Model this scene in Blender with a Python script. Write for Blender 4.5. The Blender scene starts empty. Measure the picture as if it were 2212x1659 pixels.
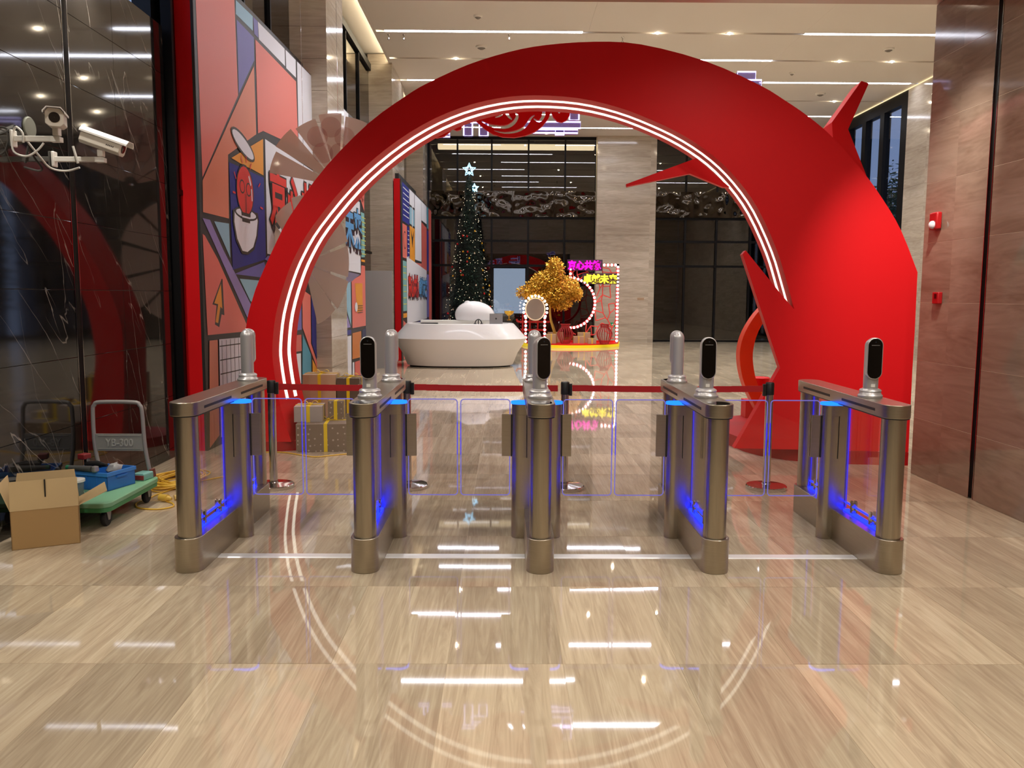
import bpy, bmesh, math, random
from mathutils import Vector, Matrix, noise
R = random.Random(7)
SC = bpy.context.scene
COL = SC.collection
pi, cos, sin = math.pi, math.cos, math.sin

# ------------------------------------------------------------------ camera, world, exposure, large lights
cam_d = bpy.data.cameras.new('camera')
cam = bpy.data.objects.new('camera', cam_d)
COL.objects.link(cam)
SC.camera = cam
YAW, PITCH, ROLL = 0.0086, 0.106, 0.005
_f = Vector((sin(YAW)*cos(PITCH), cos(YAW)*cos(PITCH), -sin(PITCH)))
_r = Vector((cos(YAW), -sin(YAW), 0)); _u = _r.cross(_f)
_r2 = _r*cos(ROLL) + _u*sin(ROLL); _u2 = -_r*sin(ROLL) + _u*cos(ROLL)
M = Matrix((_r2, _u2, -_f)).transposed().to_4x4()
M.translation = Vector((-0.2126, 0, 1.6202))
cam.matrix_world = M
cam_d.sensor_width = 36.0
cam_d.lens = 1801.7/2212*36.0
cam_d.clip_start = 0.05; cam_d.clip_end = 200

W = bpy.data.worlds.new('dusk'); SC.world = W; W.use_nodes = True
W.node_tree.nodes['Background'].inputs[0].default_value = (0.20, 0.27, 0.45, 1)
W.node_tree.nodes['Background'].inputs[1].default_value = 1.35

SC.view_settings.view_transform = 'Standard'
try: SC.view_settings.look = 'None'
except Exception: pass
SC.view_settings.gamma = 1.0
SC.view_settings.use_curve_mapping = False
SC.view_settings.exposure = 0.0
SC.cycles.use_denoising = True
SC.cycles.max_bounces = 9
SC.cycles.transparent_max_bounces = 40
SC.cycles.sample_clamp_indirect = 6.0
SC.cycles.blur_glossy = 0.5
SC.cycles.caustics_reflective = False
SC.cycles.caustics_refractive = False

STRIP_E, DOWN_E, LED_E, BLUE_E, BULB_E, NEON_E = 30.0, 190.0, 1.9, 6.0, 5.5, 2.2
def spot(name, loc, target, power, ang, col=(1, .94, .86), blend=.6, size=.06):
    l = bpy.data.lights.new(name, 'SPOT'); l.energy = power; l.color = col
    l.spot_size = math.radians(ang); l.spot_blend = blend; l.shadow_soft_size = size
    o = bpy.data.objects.new(name, l); COL.objects.link(o); o.location = loc
    o.rotation_euler = (Vector(target)-Vector(loc)).to_track_quat('-Z', 'Y').to_euler()
    return o
# vestibule downlights, with unseen fill lamps added above and behind the camera (lamp rims and glowing discs are built further down, at the same places)
VEST = [(-3.2, 6.75, 95), (-3.2, 5.75, 110), (-3.1, 3.6, 130), (2.75, 3.4, 170), (2.3, 5.0, 70), (1.6, 6.6, 40),
        (-1.2, 3.2, 50), (1.2, 3.2, 50), (0, 1.0, 130), (-2.6, 1.0, 90), (2.6, 1.0, 110), (0, 5.6, 45), (-1.6, -1.2, 120), (1.6, -1.2, 120)]
VZ = 4.165
spot('arch_spotlight', (2.85, 6.0, VZ-.05), (3.65, 7.95, 1.5), 440, 46, (1, .93, .85), 1.0)
for (x, y, p) in VEST:
    spot('downlight_and_fill_beam', (x, y, VZ-.04), (x, y, 0), p, 168 if abs(x) < 2.4 else 140)

# ------------------------------------------------------------------ materials
def lin(h):
    h = h.lstrip('#'); v = [int(h[i:i+2], 16)/255 for i in (0, 2, 4)]
    return tuple(c/12.92 if c <= .04045 else ((c+.055)/1.055)**2.4 for c in v) + (1,)
MATS = {}
def pm(name, hexc, rough=.5, metal=0., spec=.5, emit=None, es=0., coat=0.):
    if name in MATS: return MATS[name]
    m = bpy.data.materials.new(name); m.use_nodes = True
    b = m.node_tree.nodes['Principled BSDF']
    b.inputs['Base Color'].default_value = lin(hexc)
    b.inputs['Roughness'].default_value = rough
    b.inputs['Metallic'].default_value = metal
    b.inputs['Specular IOR Level'].default_value = spec
    b.inputs['Coat Weight'].default_value = coat
    if emit:
        b.inputs['Emission Color'].default_value = lin(emit)
        b.inputs['Emission Strength'].default_value = es
    MATS[name] = m
    return m
class NT:
    def __init__(s, m): s.t = m.node_tree; s.b = s.t.nodes['Principled BSDF']
    def n(s, typ, **kw):
        x = s.t.nodes.new(typ)
        for k, v in kw.items():
            if k.startswith('i_'): x.inputs[int(k[2:])].default_value = v
            else: setattr(x, k, v)
        return x
    def l(s, a, b): s.t.links.new(a, b)
    def math(s, op, a, b=None):
        x = s.n('ShaderNodeMath', operation=op)
        for i, v in enumerate((a, b)):
            if v is None: continue
            if isinstance(v, (int, float)): x.inputs[i].default_value = v
            else: s.l(v, x.inputs[i])
        return x.outputs[0]
    def ramp(s, fac, stops):
        r = s.n('ShaderNodeValToRGB'); cr = r.color_ramp
        while len(cr.elements) < len(stops): cr.elements.new(.5)
        for e, (p, c) in zip(cr.elements, stops): e.position = p; e.color = lin(c)
        s.l(fac, r.inputs[0]); return r.outputs[0]
    def mix(s, fac, a, b, typ='MIX'):
        x = s.n('ShaderNodeMix', data_type='RGBA', blend_type=typ)
        for sock, v in ((x.inputs[0], fac), (x.inputs[6], a), (x.inputs[7], b)):
            if isinstance(v, (int, float, tuple)): sock.default_value = v
            else: s.l(v, sock)
        return x.outputs[2]
def stone(name, stops, grain, cell=None, vein=None, rough=.08, tint=.16, bandmix=.45, spec=.5, warp=.35):
    """vein-cut marble: grain = stretch of the coordinates (x, y, z); cell = slab size for the tint of each slab"""
    m = pm(name, '#808080', rough, spec=spec); t = NT(m)
    g = t.n('ShaderNodeNewGeometry'); pos = g.outputs['Position']
    rnd = None
    if cell:
        sp = t.n('ShaderNodeVectorMath', operation='DIVIDE'); t.l(pos, sp.inputs[0]); sp.inputs[1].default_value = cell[:3]
        ad = t.n('ShaderNodeVectorMath', operation='ADD'); t.l(sp.outputs[0], ad.inputs[0]); ad.inputs[1].default_value = cell[3:]
        fl = t.n('ShaderNodeVectorMath', operation='FLOOR'); t.l(ad.outputs[0], fl.inputs[0])
        wn = t.n('ShaderNodeTexWhiteNoise', noise_dimensions='3D'); t.l(fl.outputs[0], wn.inputs['Vector']); rnd = wn
        sc = t.n('ShaderNodeVectorMath', operation='SCALE'); t.l(wn.outputs['Color'], sc.inputs[0]); sc.inputs['Scale'].default_value = 9.0
        ps = t.n('ShaderNodeVectorMath', operation='ADD'); t.l(pos, ps.inputs[0]); t.l(sc.outputs[0], ps.inputs[1]); pos = ps.outputs[0]
    mp = t.n('ShaderNodeMapping'); t.l(pos, mp.inputs[0]); mp.inputs['Scale'].default_value = grain
    n0 = t.n('ShaderNodeTexNoise', noise_dimensions='3D'); t.l(mp.outputs[0], n0.inputs['Vector']); n0.inputs['Scale'].default_value = .8; n0.inputs['Detail'].default_value = 3
    wv = t.n('ShaderNodeVectorMath', operation='SCALE'); t.l(n0.outputs['Color'], wv.inputs[0]); wv.inputs['Scale'].default_value = warp*4
    av = t.n('ShaderNodeVectorMath', operation='ADD'); t.l(mp.outputs[0], av.inputs[0]); t.l(wv.outputs[0], av.inputs[1])
    n1 = t.n('ShaderNodeTexNoise'); t.l(av.outputs[0], n1.inputs['Vector']); n1.inputs['Scale'].default_value = 1.6; n1.inputs['Detail'].default_value = 6; n1.inputs['Roughness'].default_value = .55
    n2 = t.n('ShaderNodeTexNoise'); t.l(av.outputs[0], n2.inputs['Vector']); n2.inputs['Scale'].default_value = 9; n2.inputs['Detail'].default_value = 4
    f = t.math('ADD', t.math('MULTIPLY', n1.outputs['Fac'], 1-bandmix), t.math('MULTIPLY', n2.outputs['Fac'], bandmix))
    c = t.ramp(f, stops)
    if rnd is not None:
        dt = t.n('ShaderNodeVectorMath', operation='DOT_PRODUCT'); t.l(fl.outputs[0], dt.inputs[0]); dt.inputs[1].default_value = (.618, .367, .271)
        v = t.math('ADD', t.math('MULTIPLY', t.math('FRACT', dt.outputs['Value']), tint*2), 1-tint)
        cb = t.n('ShaderNodeCombineXYZ'); [t.l(v, cb.inputs[i]) for i in range(3)]
        c = t.mix(1.0, c, cb.outputs[0], 'MULTIPLY')
    if vein:
        for (rot, scl, wid, off) in vein[1]:
            mv = t.n('ShaderNodeMapping', vector_type='TEXTURE'); t.l(g.outputs['Position'], mv.inputs[0]); mv.inputs['Rotation'].default_value = rot; mv.inputs['Scale'].default_value = scl; mv.inputs['Location'].default_value = off
            nz = t.n('ShaderNodeTexNoise'); t.l(mv.outputs[0], nz.inputs['Vector']); nz.inputs['Scale'].default_value = 1.0; nz.inputs['Detail'].default_value = 5; nz.inputs['Roughness'].default_value = .42
            d = t.math('ABSOLUTE', t.math('SUBTRACT', nz.outputs['Fac'], .5))
            k = t.n('ShaderNodeMapRange'); t.l(d, k.inputs[0]); k.inputs[1].default_value = 0; k.inputs[2].default_value = wid; k.inputs[3].default_value = 1; k.inputs[4].default_value = 0
            nm = t.n('ShaderNodeTexNoise'); t.l(mv.outputs[0], nm.inputs['Vector']); nm.inputs['Scale'].default_value = 1.7
            k2 = t.n('ShaderNodeMapRange'); t.l(nm.outputs['Fac'], k2.inputs[0]); k2.inputs[1].default_value = .5; k2.inputs[2].default_value = .7
            c = t.mix(t.math('MULTIPLY', k.outputs[0], k2.outputs[0]), c, lin(vein[0]))
    t.l(c, t.b.inputs['Base Color'])
    return m
TW, TL, TX0, TY0 = .512, .985, .05, 6.49
FLOOR = stone('beige_floor_marble', [(.30, '#a49178'), (.44, '#b6a48a'), (.56, '#c5b498'), (.70, '#d3c5aa')], (5.5, .30, 1), cell=(TW, TL, 50, -TX0/TW, -TY0/TL, .5), rough=.03, tint=.19, bandmix=.45, warp=.9, spec=.8)
BEIGE = stone('beige_wall_marble', [(.3, '#a39584'), (.5, '#b9ad9b'), (.7, '#cdc2b2')], (.35, .35, 3.2), rough=.10, bandmix=.4, cell=(2.4, 1.2, .525, 0, .1, 0), tint=.05)
PINKISH = stone('taupe_wall_marble', [(.3, '#74604f'), (.5, '#8b7564'), (.7, '#9c8675')], (.35, .4, 2.6), rough=.07, bandmix=.4, cell=(5, 1.2, .525, 0, .1, 0), tint=.05)
BLACKM = stone('black_marble', [(.35, '#141210'), (.6, '#201d1a'), (.8, '#302b26')], (.8, .8, .8), vein=('#9c9489', [((.62, 0, 0), (1, .32, 2.2), .005, (0, 0, 0)), ((-.75, 0, 0), (1, 2.6, .45), .003, (0, 3, 1)), ((.25, 0, 0), (1, .5, 3), .003, (0, 7, 2))]), rough=.05, cell=(5, 1.2, .515, 0, 0, 0), tint=.1, spec=.75)
GROUT = pm('grout', '#c9b89a', .6)
DARKGAP = pm('dark_recess', '#120d0b', .5)
CEIL = pm('ceiling_paint', '#e4ded4', .8)
VCEIL = pm('vestibule_ceiling_paint', '#c9b8a8', .22)
SLOT = pm('ceiling_slot', '#a39a8d', .7)
def brushed(name, hexc, rough, axis):
    m = pm(name, hexc, rough, 1.0); t = NT(m)
    tc = t.n('ShaderNodeTexCoord'); mp = t.n('ShaderNodeMapping'); t.l(tc.outputs['Object'], mp.inputs[0]); mp.inputs['Scale'].default_value = axis
    n = t.n('ShaderNodeTexNoise'); t.l(mp.outputs[0], n.inputs['Vector']); n.inputs['Scale'].default_value = 260; n.inputs['Detail'].default_value = 2
    c = t.ramp(n.outputs['Fac'], [(.3, '#b0a796'), (.7, '#b7af9f')]); t.l(c, t.b.inputs['Base Color'])
    
    return m
STEEL = brushed('brushed_steel', '#9c9383', .27, (1, 1, .03))
STEELH = brushed('brushed_steel_lengthwise', '#9c9383', .30, (.03, .03, 1))
SILVER = pm('silver_shell', '#c4c2c2', .32, .55)
CHROME = pm('chrome', '#c9c6c2', .09, 1.0)
BLACKG = pm('black_screen_glass', '#030303', .06, spec=.6)
BLACKP = pm('black_plastic', '#131313', .4)
RUBBER = pm('black_rubber', '#0c0c0c', .7)
WHITEG = pm('white_gloss', '#eeeceb', .16, coat=.3)
WHITEP = pm('white_enamel', '#e9e6dd', .35)
RED = pm('red_matte_lacquer', '#d6151b', .5, spec=.18)
REDD = pm('dark_red_base', '#a30a10', .5, spec=.25)
ORANGE = pm('orange_lacquer', '#e2410f', .5)
YEL = pm('yellow_paint', '#e8b81a', .45)
def emis(name, hexc, s):
    m = bpy.data.materials.new(name); m.use_nodes = True; t = m.node_tree; t.nodes.clear()
    e = t.nodes.new('ShaderNodeEmission'); o = t.nodes.new('ShaderNodeOutputMaterial'); t.links.new(e.outputs[0], o.inputs[0])
    e.inputs[0].default_value = lin(hexc); e.inputs[1].default_value = s; return m
STRIP = emis('strip_light', '#eef1ff', STRIP_E)
DOWN = emis('downlight_glow', '#ffeccd', DOWN_E)
COVE = emis('cove_light', '#fff0d2', 26.0)
COVED = emis('dim_cove_light', '#ffe2b0', 1.3)
LEDW = emis('warm_led', '#fff1dd', LED_E)
BLUE = emis('blue_led', '#1420ff', BLUE_E)
BLUEV = emis('dim_blue_led', '#3a34ff', .9)
BLUEC = emis('cyan_blue_led', '#1a62ff', 3.2)
EDGE = emis('lit_glass_edge', '#958cf6', .6)
BULB = emis('bulb_glow', '#fff0ea', BULB_E)
PINKN = emis('pink_neon', '#ff14b4', NEON_E)
YELN = emis('yellow_neon', '#ffe93a', NEON_E)
WHITN = emis('violet_white_neon', '#cfc6ff', 2.6)
BLUN = emis('ice_blue_neon', '#9fdcff', 4.0)
FAIRY = emis('fairy_light', '#ffe9c4', 2.2)
def glass(name, tint, ior=1.45, rough=.01, gcol=(1, 1, 1, 1), haze=0., hcol=(.5, .5, .5, 1)):
    m = bpy.data.materials.new(name); m.use_nodes = True; t = m.node_tree; t.nodes.clear()
    o = t.nodes.new('ShaderNodeOutputMaterial'); tr = t.nodes.new('ShaderNodeBsdfTransparent'); gl = t.nodes.new('ShaderNodeBsdfGlossy')
    fr = t.nodes.new('ShaderNodeFresnel'); ge = t.nodes.new('ShaderNodeNewGeometry'); m1 = t.nodes.new('ShaderNodeMath'); m1.operation = 'MULTIPLY_ADD'; m1.inputs[1].default_value = -2; m1.inputs[2].default_value = 1; t.links.new(ge.outputs['Backfacing'], m1.inputs[0]); pw = t.nodes.new('ShaderNodeMath'); pw.operation = 'POWER'; pw.inputs[0].default_value = ior; t.links.new(m1.outputs[0], pw.inputs[1]); t.links.new(pw.outputs[0], fr.inputs[0]); mx = t.nodes.new('ShaderNodeMixShader')
    tr.inputs[0].default_value = tint; gl.inputs[0].default_value = gcol; gl.inputs['Roughness'].default_value = rough
    src = tr.outputs[0]
    if haze:
        df0 = t.nodes.new('ShaderNodeBsdfDiffuse'); df0.inputs[0].default_value = hcol; tl = t.nodes.new('ShaderNodeBsdfTranslucent'); tl.inputs[0].default_value = hcol; df = t.nodes.new('ShaderNodeMixShader'); df.inputs[0].default_value = .5; t.links.new(df0.outputs[0], df.inputs[1]); t.links.new(tl.outputs[0], df.inputs[2])
        m2 = t.nodes.new('ShaderNodeMixShader'); m2.inputs[0].default_value = haze
        t.links.new(tr.outputs[0], m2.inputs[1]); t.links.new(df.outputs[0], m2.inputs[2]); src = m2.outputs[0]
    t.links.new(fr.outputs[0], mx.inputs[0]); t.links.new(src, mx.inputs[1]); t.links.new(gl.outputs[0], mx.inputs[2]); t.links.new(mx.outputs[0], o.inputs[0])
    return m
GLASS = glass('clear_glass', (.96, .95, .98, 1), 1.4)
PANE = glass('dark_tinted_glass', (.33, .33, .35, 1), 1.85, gcol=(.9, .88, .84, 1))
WPANE = glass('window_glass', (.8, .82, .85, 1), 1.4)
ACRYL = glass('beige_acrylic', (.82, .74, .70, 1), 1.4, .05, haze=.66, hcol=lin('#ded0c2'))
ACRYP = glass('pink_acrylic', (.97, .91, .91, 1), 1.2, .05, haze=.10, hcol=lin('#c9a09c'))
NEONA = glass('violet_acrylic', (.72, .70, .9, 1), 1.4, .05, haze=.35, hcol=lin('#a79ad0'))
PIER = pm('black_metal_frame', '#0a090a', .5, 0, .2)
BANDM = pm('polished_steel_band', '#4a453f', .03, 1.0)

# ------------------------------------------------------------------ builders
class MB:
    def __init__(s): s.bm = bmesh.new(); s.mi = 0
    def face(s, vs):
        try: f = s.bm.faces.new([s.bm.verts.new(v) for v in vs]); f.material_index = s.mi; return f
        except ValueError: return None
    def box(s, x0, y0, z0, x1, y1, z1, mat=None):
        r = bmesh.ops.create_cube(s.bm, size=1)
        c = Vector(((x0+x1)/2, (y0+y1)/2, (z0+z1)/2)); d = Vector((abs(x1-x0), abs(y1-y0), abs(z1-z0)))
        for v in r['verts']:
            v.co = Vector((v.co.x*d.x, v.co.y*d.y, v.co.z*d.z)) + c
            if mat is not None: v.co = mat @ v.co
        for f in {f for v in r['verts'] for f in v.link_faces}: f.material_index = s.mi
        return s
    def prism(s, pts, ax, a, b):
        """polygon pts extruded from a to b along an axis; pts are (y,z) for x, (x,z) for y, (x,y) for z"""
        def P(p, t): return {'x': (t, p[0], p[1]), 'y': (p[0], t, p[1]), 'z': (p[0], p[1], t)}[ax]
        A = [s.bm.verts.new(P(p, a)) for p in pts]; B = [s.bm.verts.new(P(p, b)) for p in pts]
        fs = [s.bm.faces.new(A), s.bm.faces.new(B)]
        n = len(pts)
        for i in range(n): fs.append(s.bm.faces.new((A[i], A[(i+1) % n], B[(i+1) % n], B[i])))
        for f in fs: f.material_index = s.mi
        return s
    def tube(s, pts, r, n=8, closed=False, cap=True):
        pts = [Vector(p) for p in pts]; N = len(pts); rings = []; prev = None
        for i, p in enumerate(pts):
            if closed: d = pts[(i+1) % N]-pts[i-1]
            else: d = pts[min(i+1, N-1)]-pts[max(i-1, 0)]
            d.normalize()
            a = prev if prev is not None else (Vector((0, 0, 1)) if abs(d.z) < .9 else Vector((1, 0, 0)))
            x = (a - d*a.dot(d)); x.normalize(); y = d.cross(x); prev = x
            rr = r[i] if isinstance(r, (list, tuple)) else r
            rings.append([s.bm.verts.new(p + x*cos(2*pi*k/n)*rr + y*sin(2*pi*k/n)*rr) for k in range(n)])
        for i in range(N if closed else N-1):
            A, B = rings[i], rings[(i+1) % N]
            for k in range(n):
                f = s.bm.faces.new((A[k], A[(k+1) % n], B[(k+1) % n], B[k])); f.material_index = s.mi
        if cap and not closed:
            for q in (rings[0], rings[-1]):
                f = s.bm.faces.new(q); f.material_index = s.mi
        return s
    def lathe(s, prof, c=(0, 0, 0), n=20, sx=1, sy=1, cap=True):
        c = Vector(c); rings = []
        for (r, z) in prof: rings.append([s.bm.verts.new(c+Vector((r*sx*cos(2*pi*k/n), r*sy*sin(2*pi*k/n), z))) for k in range(n)])
        for A, B in zip(rings, rings[1:]):
            for k in range(n):
                f = s.bm.faces.new((A[k], A[(k+1) % n], B[(k+1) % n], B[k])); f.material_index = s.mi
        if cap:
            for q in (rings[0], rings[-1]):
                f = s.bm.faces.new(q); f.material_index = s.mi
        return s
    def ball(s, c, r, u=8, v=6, sc=(1, 1, 1)):
        q = bmesh.ops.create_uvsphere(s.bm, u_segments=u, v_segments=v, radius=r)
        for w in q['verts']: w.co = Vector((w.co.x*sc[0], w.co.y*sc[1], w.co.z*sc[2])) + Vector(c)
        for f in {f for w in q['verts'] for f in w.link_faces}: f.material_index = s.mi
        return s
    def done(s, name, mat, parent=None, smooth=True, bev=0, xf=None, world=False, normals=True, angle=38):
        if normals: bmesh.ops.recalc_face_normals(s.bm, faces=s.bm.faces)
        if smooth:
            for f in s.bm.faces: f.smooth = True
            for e in s.bm.edges:
                if len(e.link_faces) == 2 and e.calc_face_angle(0) > math.radians(angle): e.smooth = False
        me = bpy.data.meshes.new(name); s.bm.to_mesh(me); s.bm.free()
        if xf is not None: me.transform(xf)
        if world and parent is not None: me.transform(wmat(parent).inverted())
        for m in (mat if isinstance(mat, (list, tuple)) else [mat]): me.materials.append(m)
        o = bpy.data.objects.new(name, me); COL.objects.link(o)
        if parent is not None: o.parent = parent
        if bev:
            b = o.modifiers.new('bevel', 'BEVEL'); b.width = bev; b.segments = 2; b.limit_method = 'ANGLE'
        return o
def wmat(o):
    m = Matrix.Translation(o.location) @ o.rotation_euler.to_matrix().to_4x4()
    return (wmat(o.parent) @ m) if o.parent else m
def tag(o, label, cat, group=None, kind=None):
    o['label'] = label; o['category'] = cat
    if group: o['group'] = group
    if kind: o['kind'] = kind
    return o
def thing(name, label, cat, loc=(0, 0, 0), rz=0, group=None):
    o = bpy.data.objects.new(name, None); COL.objects.link(o); o.location = loc; o.rotation_euler = (0, 0, rz)
    o.empty_display_size = .1
    return tag(o, label, cat, group)
def struct(o): o['kind'] = 'structure'; return o
def copy_tree(o, parent=None):
    c = o.copy(); COL.objects.link(c)
    if parent is not None: c.parent = parent
    for ch in list(o.children): copy_tree(ch, c)
    return c
def stadium(cx, y0, y1, r, n=12):
    """rounded slot outline in xy, round ends along y"""
    p = [(cx+r*cos(pi+pi*k/n), y0+r+r*sin(pi+pi*k/n)) for k in range(n+1)]
    return p + [(cx+r*cos(pi*k/n), y1-r+r*sin(pi*k/n)) for k in range(n+1)]
def rrect(x0, z0, x1, z1, r, n=6):
    p = []
    for (cx, cz, a) in ((x1-r, z1-r, 0), (x0+r, z1-r, pi/2), (x0+r, z0+r, pi), (x1-r, z0+r, 1.5*pi)):
        p += [(cx+r*cos(a+pi/2*k/n), cz+r*sin(a+pi/2*k/n)) for k in range(n+1)]
    return p
def smooth_pts(P, k=4):
    """catmull-rom through the points"""
    P = [Vector(p) for p in P]; out = []
    for i in range(len(P)-1):
        a, b, c, d = P[max(i-1, 0)], P[i], P[i+1], P[min(i+2, len(P)-1)]
        for j in range(k):
            t = j/k
            out.append(.5*((2*b)+(c-a)*t+(2*a-5*b+4*c-d)*t*t+(3*b-a-3*c+d)*t**3))
    return out+[P[-1]]
DG = None
def curve_mesh(cu):
    o = bpy.data.objects.new('temporary', cu); COL.objects.link(o)
    dg = bpy.context.evaluated_depsgraph_get(); me = bpy.data.meshes.new_from_object(o.evaluated_get(dg))
    bpy.data.objects.remove(o); bpy.data.curves.remove(cu); return me
def fill2d(loops, depth):
    """flat plate with holes: loops of (x,y); extruded +-depth/2 along z"""
    cu = bpy.data.curves.new('plate', 'CURVE'); cu.dimensions = '2D'; cu.fill_mode = 'BOTH'; cu.extrude = depth/2
    for L in loops:
        sp = cu.splines.new('POLY'); sp.points.add(len(L)-1); sp.use_cyclic_u = True
        for p, q in zip(sp.points, L): p.co = (q[0], q[1], 0, 1)
    return curve_mesh(cu)
def text_mesh(body, size, depth=.01, bold=0., spacing=1.0, align='LEFT'):
    cu = bpy.data.curves.new('lettering', 'FONT'); cu.body = body; cu.size = size; cu.extrude = depth/2; cu.offset = bold
    cu.space_character = spacing; cu.align_x = align; cu.resolution_u = 2
    return curve_mesh(cu)
def mesh_obj(name, me, mat, parent=None, xf=None):
    if xf is not None: me.transform(xf)
    me.name = name; me.materials.clear(); me.materials.append(mat)
    o = bpy.data.objects.new(name, me); COL.objects.link(o)
    if parent is not None: o.parent = parent
    return o
def frame(o, x, y):
    """matrix whose local x,y axes are the given vectors"""
    x = Vector(x).normalized(); y = Vector(y).normalized(); z = x.cross(y)
    m = Matrix((x, y, z)).transposed().to_4x4(); m.translation = Vector(o); return m

# ================================================================== STRUCTURE
FX0, FX1, FY0, FY1 = -3.6, 10.6, -3.2, 30.0
b = MB(); b.box(-4, -3.4, -.16, 13, 32.5, -.0016)
floor = struct(b.done('floor', GROUT, smooth=False))
TG = .0009
def tile_mesh():
    b = MB(); b.box(-TW/2+TG, -TL/2+TG, -.016, TW/2-TG, TL/2-TG, 0)
    me = bpy.data.meshes.new('tile'); bmesh.ops.recalc_face_normals(b.bm, faces=b.bm.faces); b.bm.to_mesh(me); b.bm.free(); me.materials.append(FLOOR); return me
tm = tile_mesh(); far = MB(); ntile = 0
row0 = int(math.floor((FY0-TY0)/TL)); row1 = int(math.ceil((FY1-TY0)/TL)); c0 = int(math.floor((FX0-TX0)/TW)); c1 = int(math.ceil((FX1-TX0)/TW))
for rr in range(row0, row1):
    for cc in range(c0, c1):
        x = TX0+(cc+.5)*TW; y = TY0+(rr+.5)*TL
        hall = y > 7.4
        if not hall and abs(x) > 3.75: continue
        vis = 1.6 < y < 17.3 and abs(x-y*.01) < y*.63+.35 and (not hall or -3.3 < x < min(8.6, .63*y+.3))
        if vis and ntile < 300:
            o = bpy.data.objects.new('tile', tm); COL.objects.link(o); o.parent = floor; o.location = (x, y, 0)
            o.rotation_euler = (R.uniform(-.0011, .0011), R.uniform(-.0011, .0011), 0); ntile += 1
        else:
            far.box(x-TW/2+TG, y-TL/2+TG, -.016, x+TW/2-TG, y+TL/2-TG, 0)
o = far.done('tile_field', FLOOR, floor, smooth=False); o['kind'] = 'stuff'

# side walls of the passage, slab by slab
def slab_wall(name, wx, side, ys, zs, mat, back=DARKGAP, thick=.03, fill=.03):
    """slabs on the plane x=wx whose room side is +side"""
    b = MB(); b.box(wx-side*.20, ys[0][0]+.003, 0, wx-side*(thick+.001), ys[-1][1]-.003, zs[-1])
    w = struct(b.done(name, DARKGAP, smooth=False))
    if fill < thick:
        for (a_, c_) in ys:
            q = MB(); q.box(wx-side*(thick+.0008), a_+.002, .002, wx-side*fill, c_-.002, zs[-1]-.002); q.done('joint_filler', back, w, smooth=False)
    for (y0, y1) in ys:
        for z0, z1 in zip(zs, zs[1:]):
            q = MB(); q.box(wx-side*thick, y0+.0015, z0+.0015, wx, y1-.0015, z1-.0015); q.done('slab', mat, w, smooth=False, bev=.001)
    return w
wl = slab_wall('wall_left', -3.5, 1, [(-3.2, -.7), (-.7, 1.7), (1.7, 2.9), (2.9, 4.1), (4.1, 5.3), (5.3, 6.43), (6.525, 7.25), (7.25, 8.3)],
               [0, .1, .615, 1.13, 1.645, 2.16, 2.675, 3.19, 3.705, 4.16], BLACKM)
wr = slab_wall('wall_right', 3.55, -1, [(-3.2, -.7), (-.7, 1.7), (1.7, 2.9), (2.9, 4.1), (4.1, 5.3), (5.3, 6.54), (6.615, 7.57)],
               [0, .525, 1.05, 1.575, 2.1, 2.625, 3.15, 3.675, 4.16], PINKISH, pm('pale_joint', '#d8c4ab', .5), fill=.0015)
for w, x, y0, y1 in ((wl, -3.5, 6.43, 6.525), (wr, 3.55, 6.54, 6.615)):
    s = 1 if x < 0 else -1
    for yy in (y0+.003, y1-.009):
        q = MB(); q.box(x-s*.03, yy, .005, x+s*.002, yy+.006, 4.155); q.done('edge_trim', CHROME, w, smooth=False)
q = MB(); q.box(-3.7, -3.3, 0, 3.75, -3.2, 4.2); struct(q.done('wall_back', pm('rear_wall', '#6a5a4b', .4), smooth=False))
q = MB(); q.box(-3.7, -3.3, VZ, 3.75, 7.57, VZ+.1); struct(q.done('ceiling_vestibule', VCEIL, smooth=False))
# wall above the passage and beside it, facing the hall
q = MB(); q.box(-3.7, 7.15, VZ+.1, 10.4, 7.57, 7.5); struct(q.done('wall_lintel', BEIGE, smooth=False))
q = MB(); q.box(3.76, 7.15, 0, 10.4, 7.57, VZ+.1); struct(q.done('wall_near', BEIGE, smooth=False))
for (x, y, p) in VEST:
    t = thing('downlight', 'round recessed downlight in the low passage ceiling, the rear ones added as fill', 'ceiling light', (x, y, VZ), group='passage downlights')
    q = MB(); q.lathe([(.055, -.001), (.075, -.008), (.085, 0)], n=20, cap=False); q.done('rim', WHITEP, t)
    q = MB(); q.lathe([(.054, -.002), (.001, -.002)], n=16); q.done('lamp', DOWN, t)

# hall ceiling: slabs between the light slots
ZC = 7.09
rows = [8.1+2*k for k in range(11)]           # 8.1 .. 28.1, one lighting slot every two metres
q = MB(); q.box(-2.86, 7.57, ZC+.062, 10.4, 29.7, ZC+.2)
struct(q.done('ceiling', SLOT, smooth=False))
edges = [7.57]+[v for r in rows for v in (r-.06, r+.06)]+[29.7]
for i_, (a, c) in enumerate(zip(edges[::2], edges[1::2])):
    q = MB(); q.box(-2.93, a+.001, ZC+.04, 10.4, c-.001, ZC+.06); ceil = struct(q.done('ceiling_%d' % (i_+1), SLOT, smooth=False))
    for x0, x1 in ((-2.93, 1.5), (1.5, 6.0), (6.0, 10.4)):
        q = MB(); q.box(x0+.001, a, ZC, x1-.001, c, ZC+.04); q.done('ceiling_panel', CEIL, ceil, smooth=False)
q = MB(); q.box(-3.75, 7.57, ZC+.22, -2.6, 29.7, ZC+.3); struct(q.done('ceiling_cove', pm('cove_paint', '#efe6d6', .8), smooth=False))
q = MB(); q.box(-3.0, 7.6, ZC, -2.931, 29.65, ZC+.03); struct(q.done('trim_1', CEIL, smooth=False))
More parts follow.
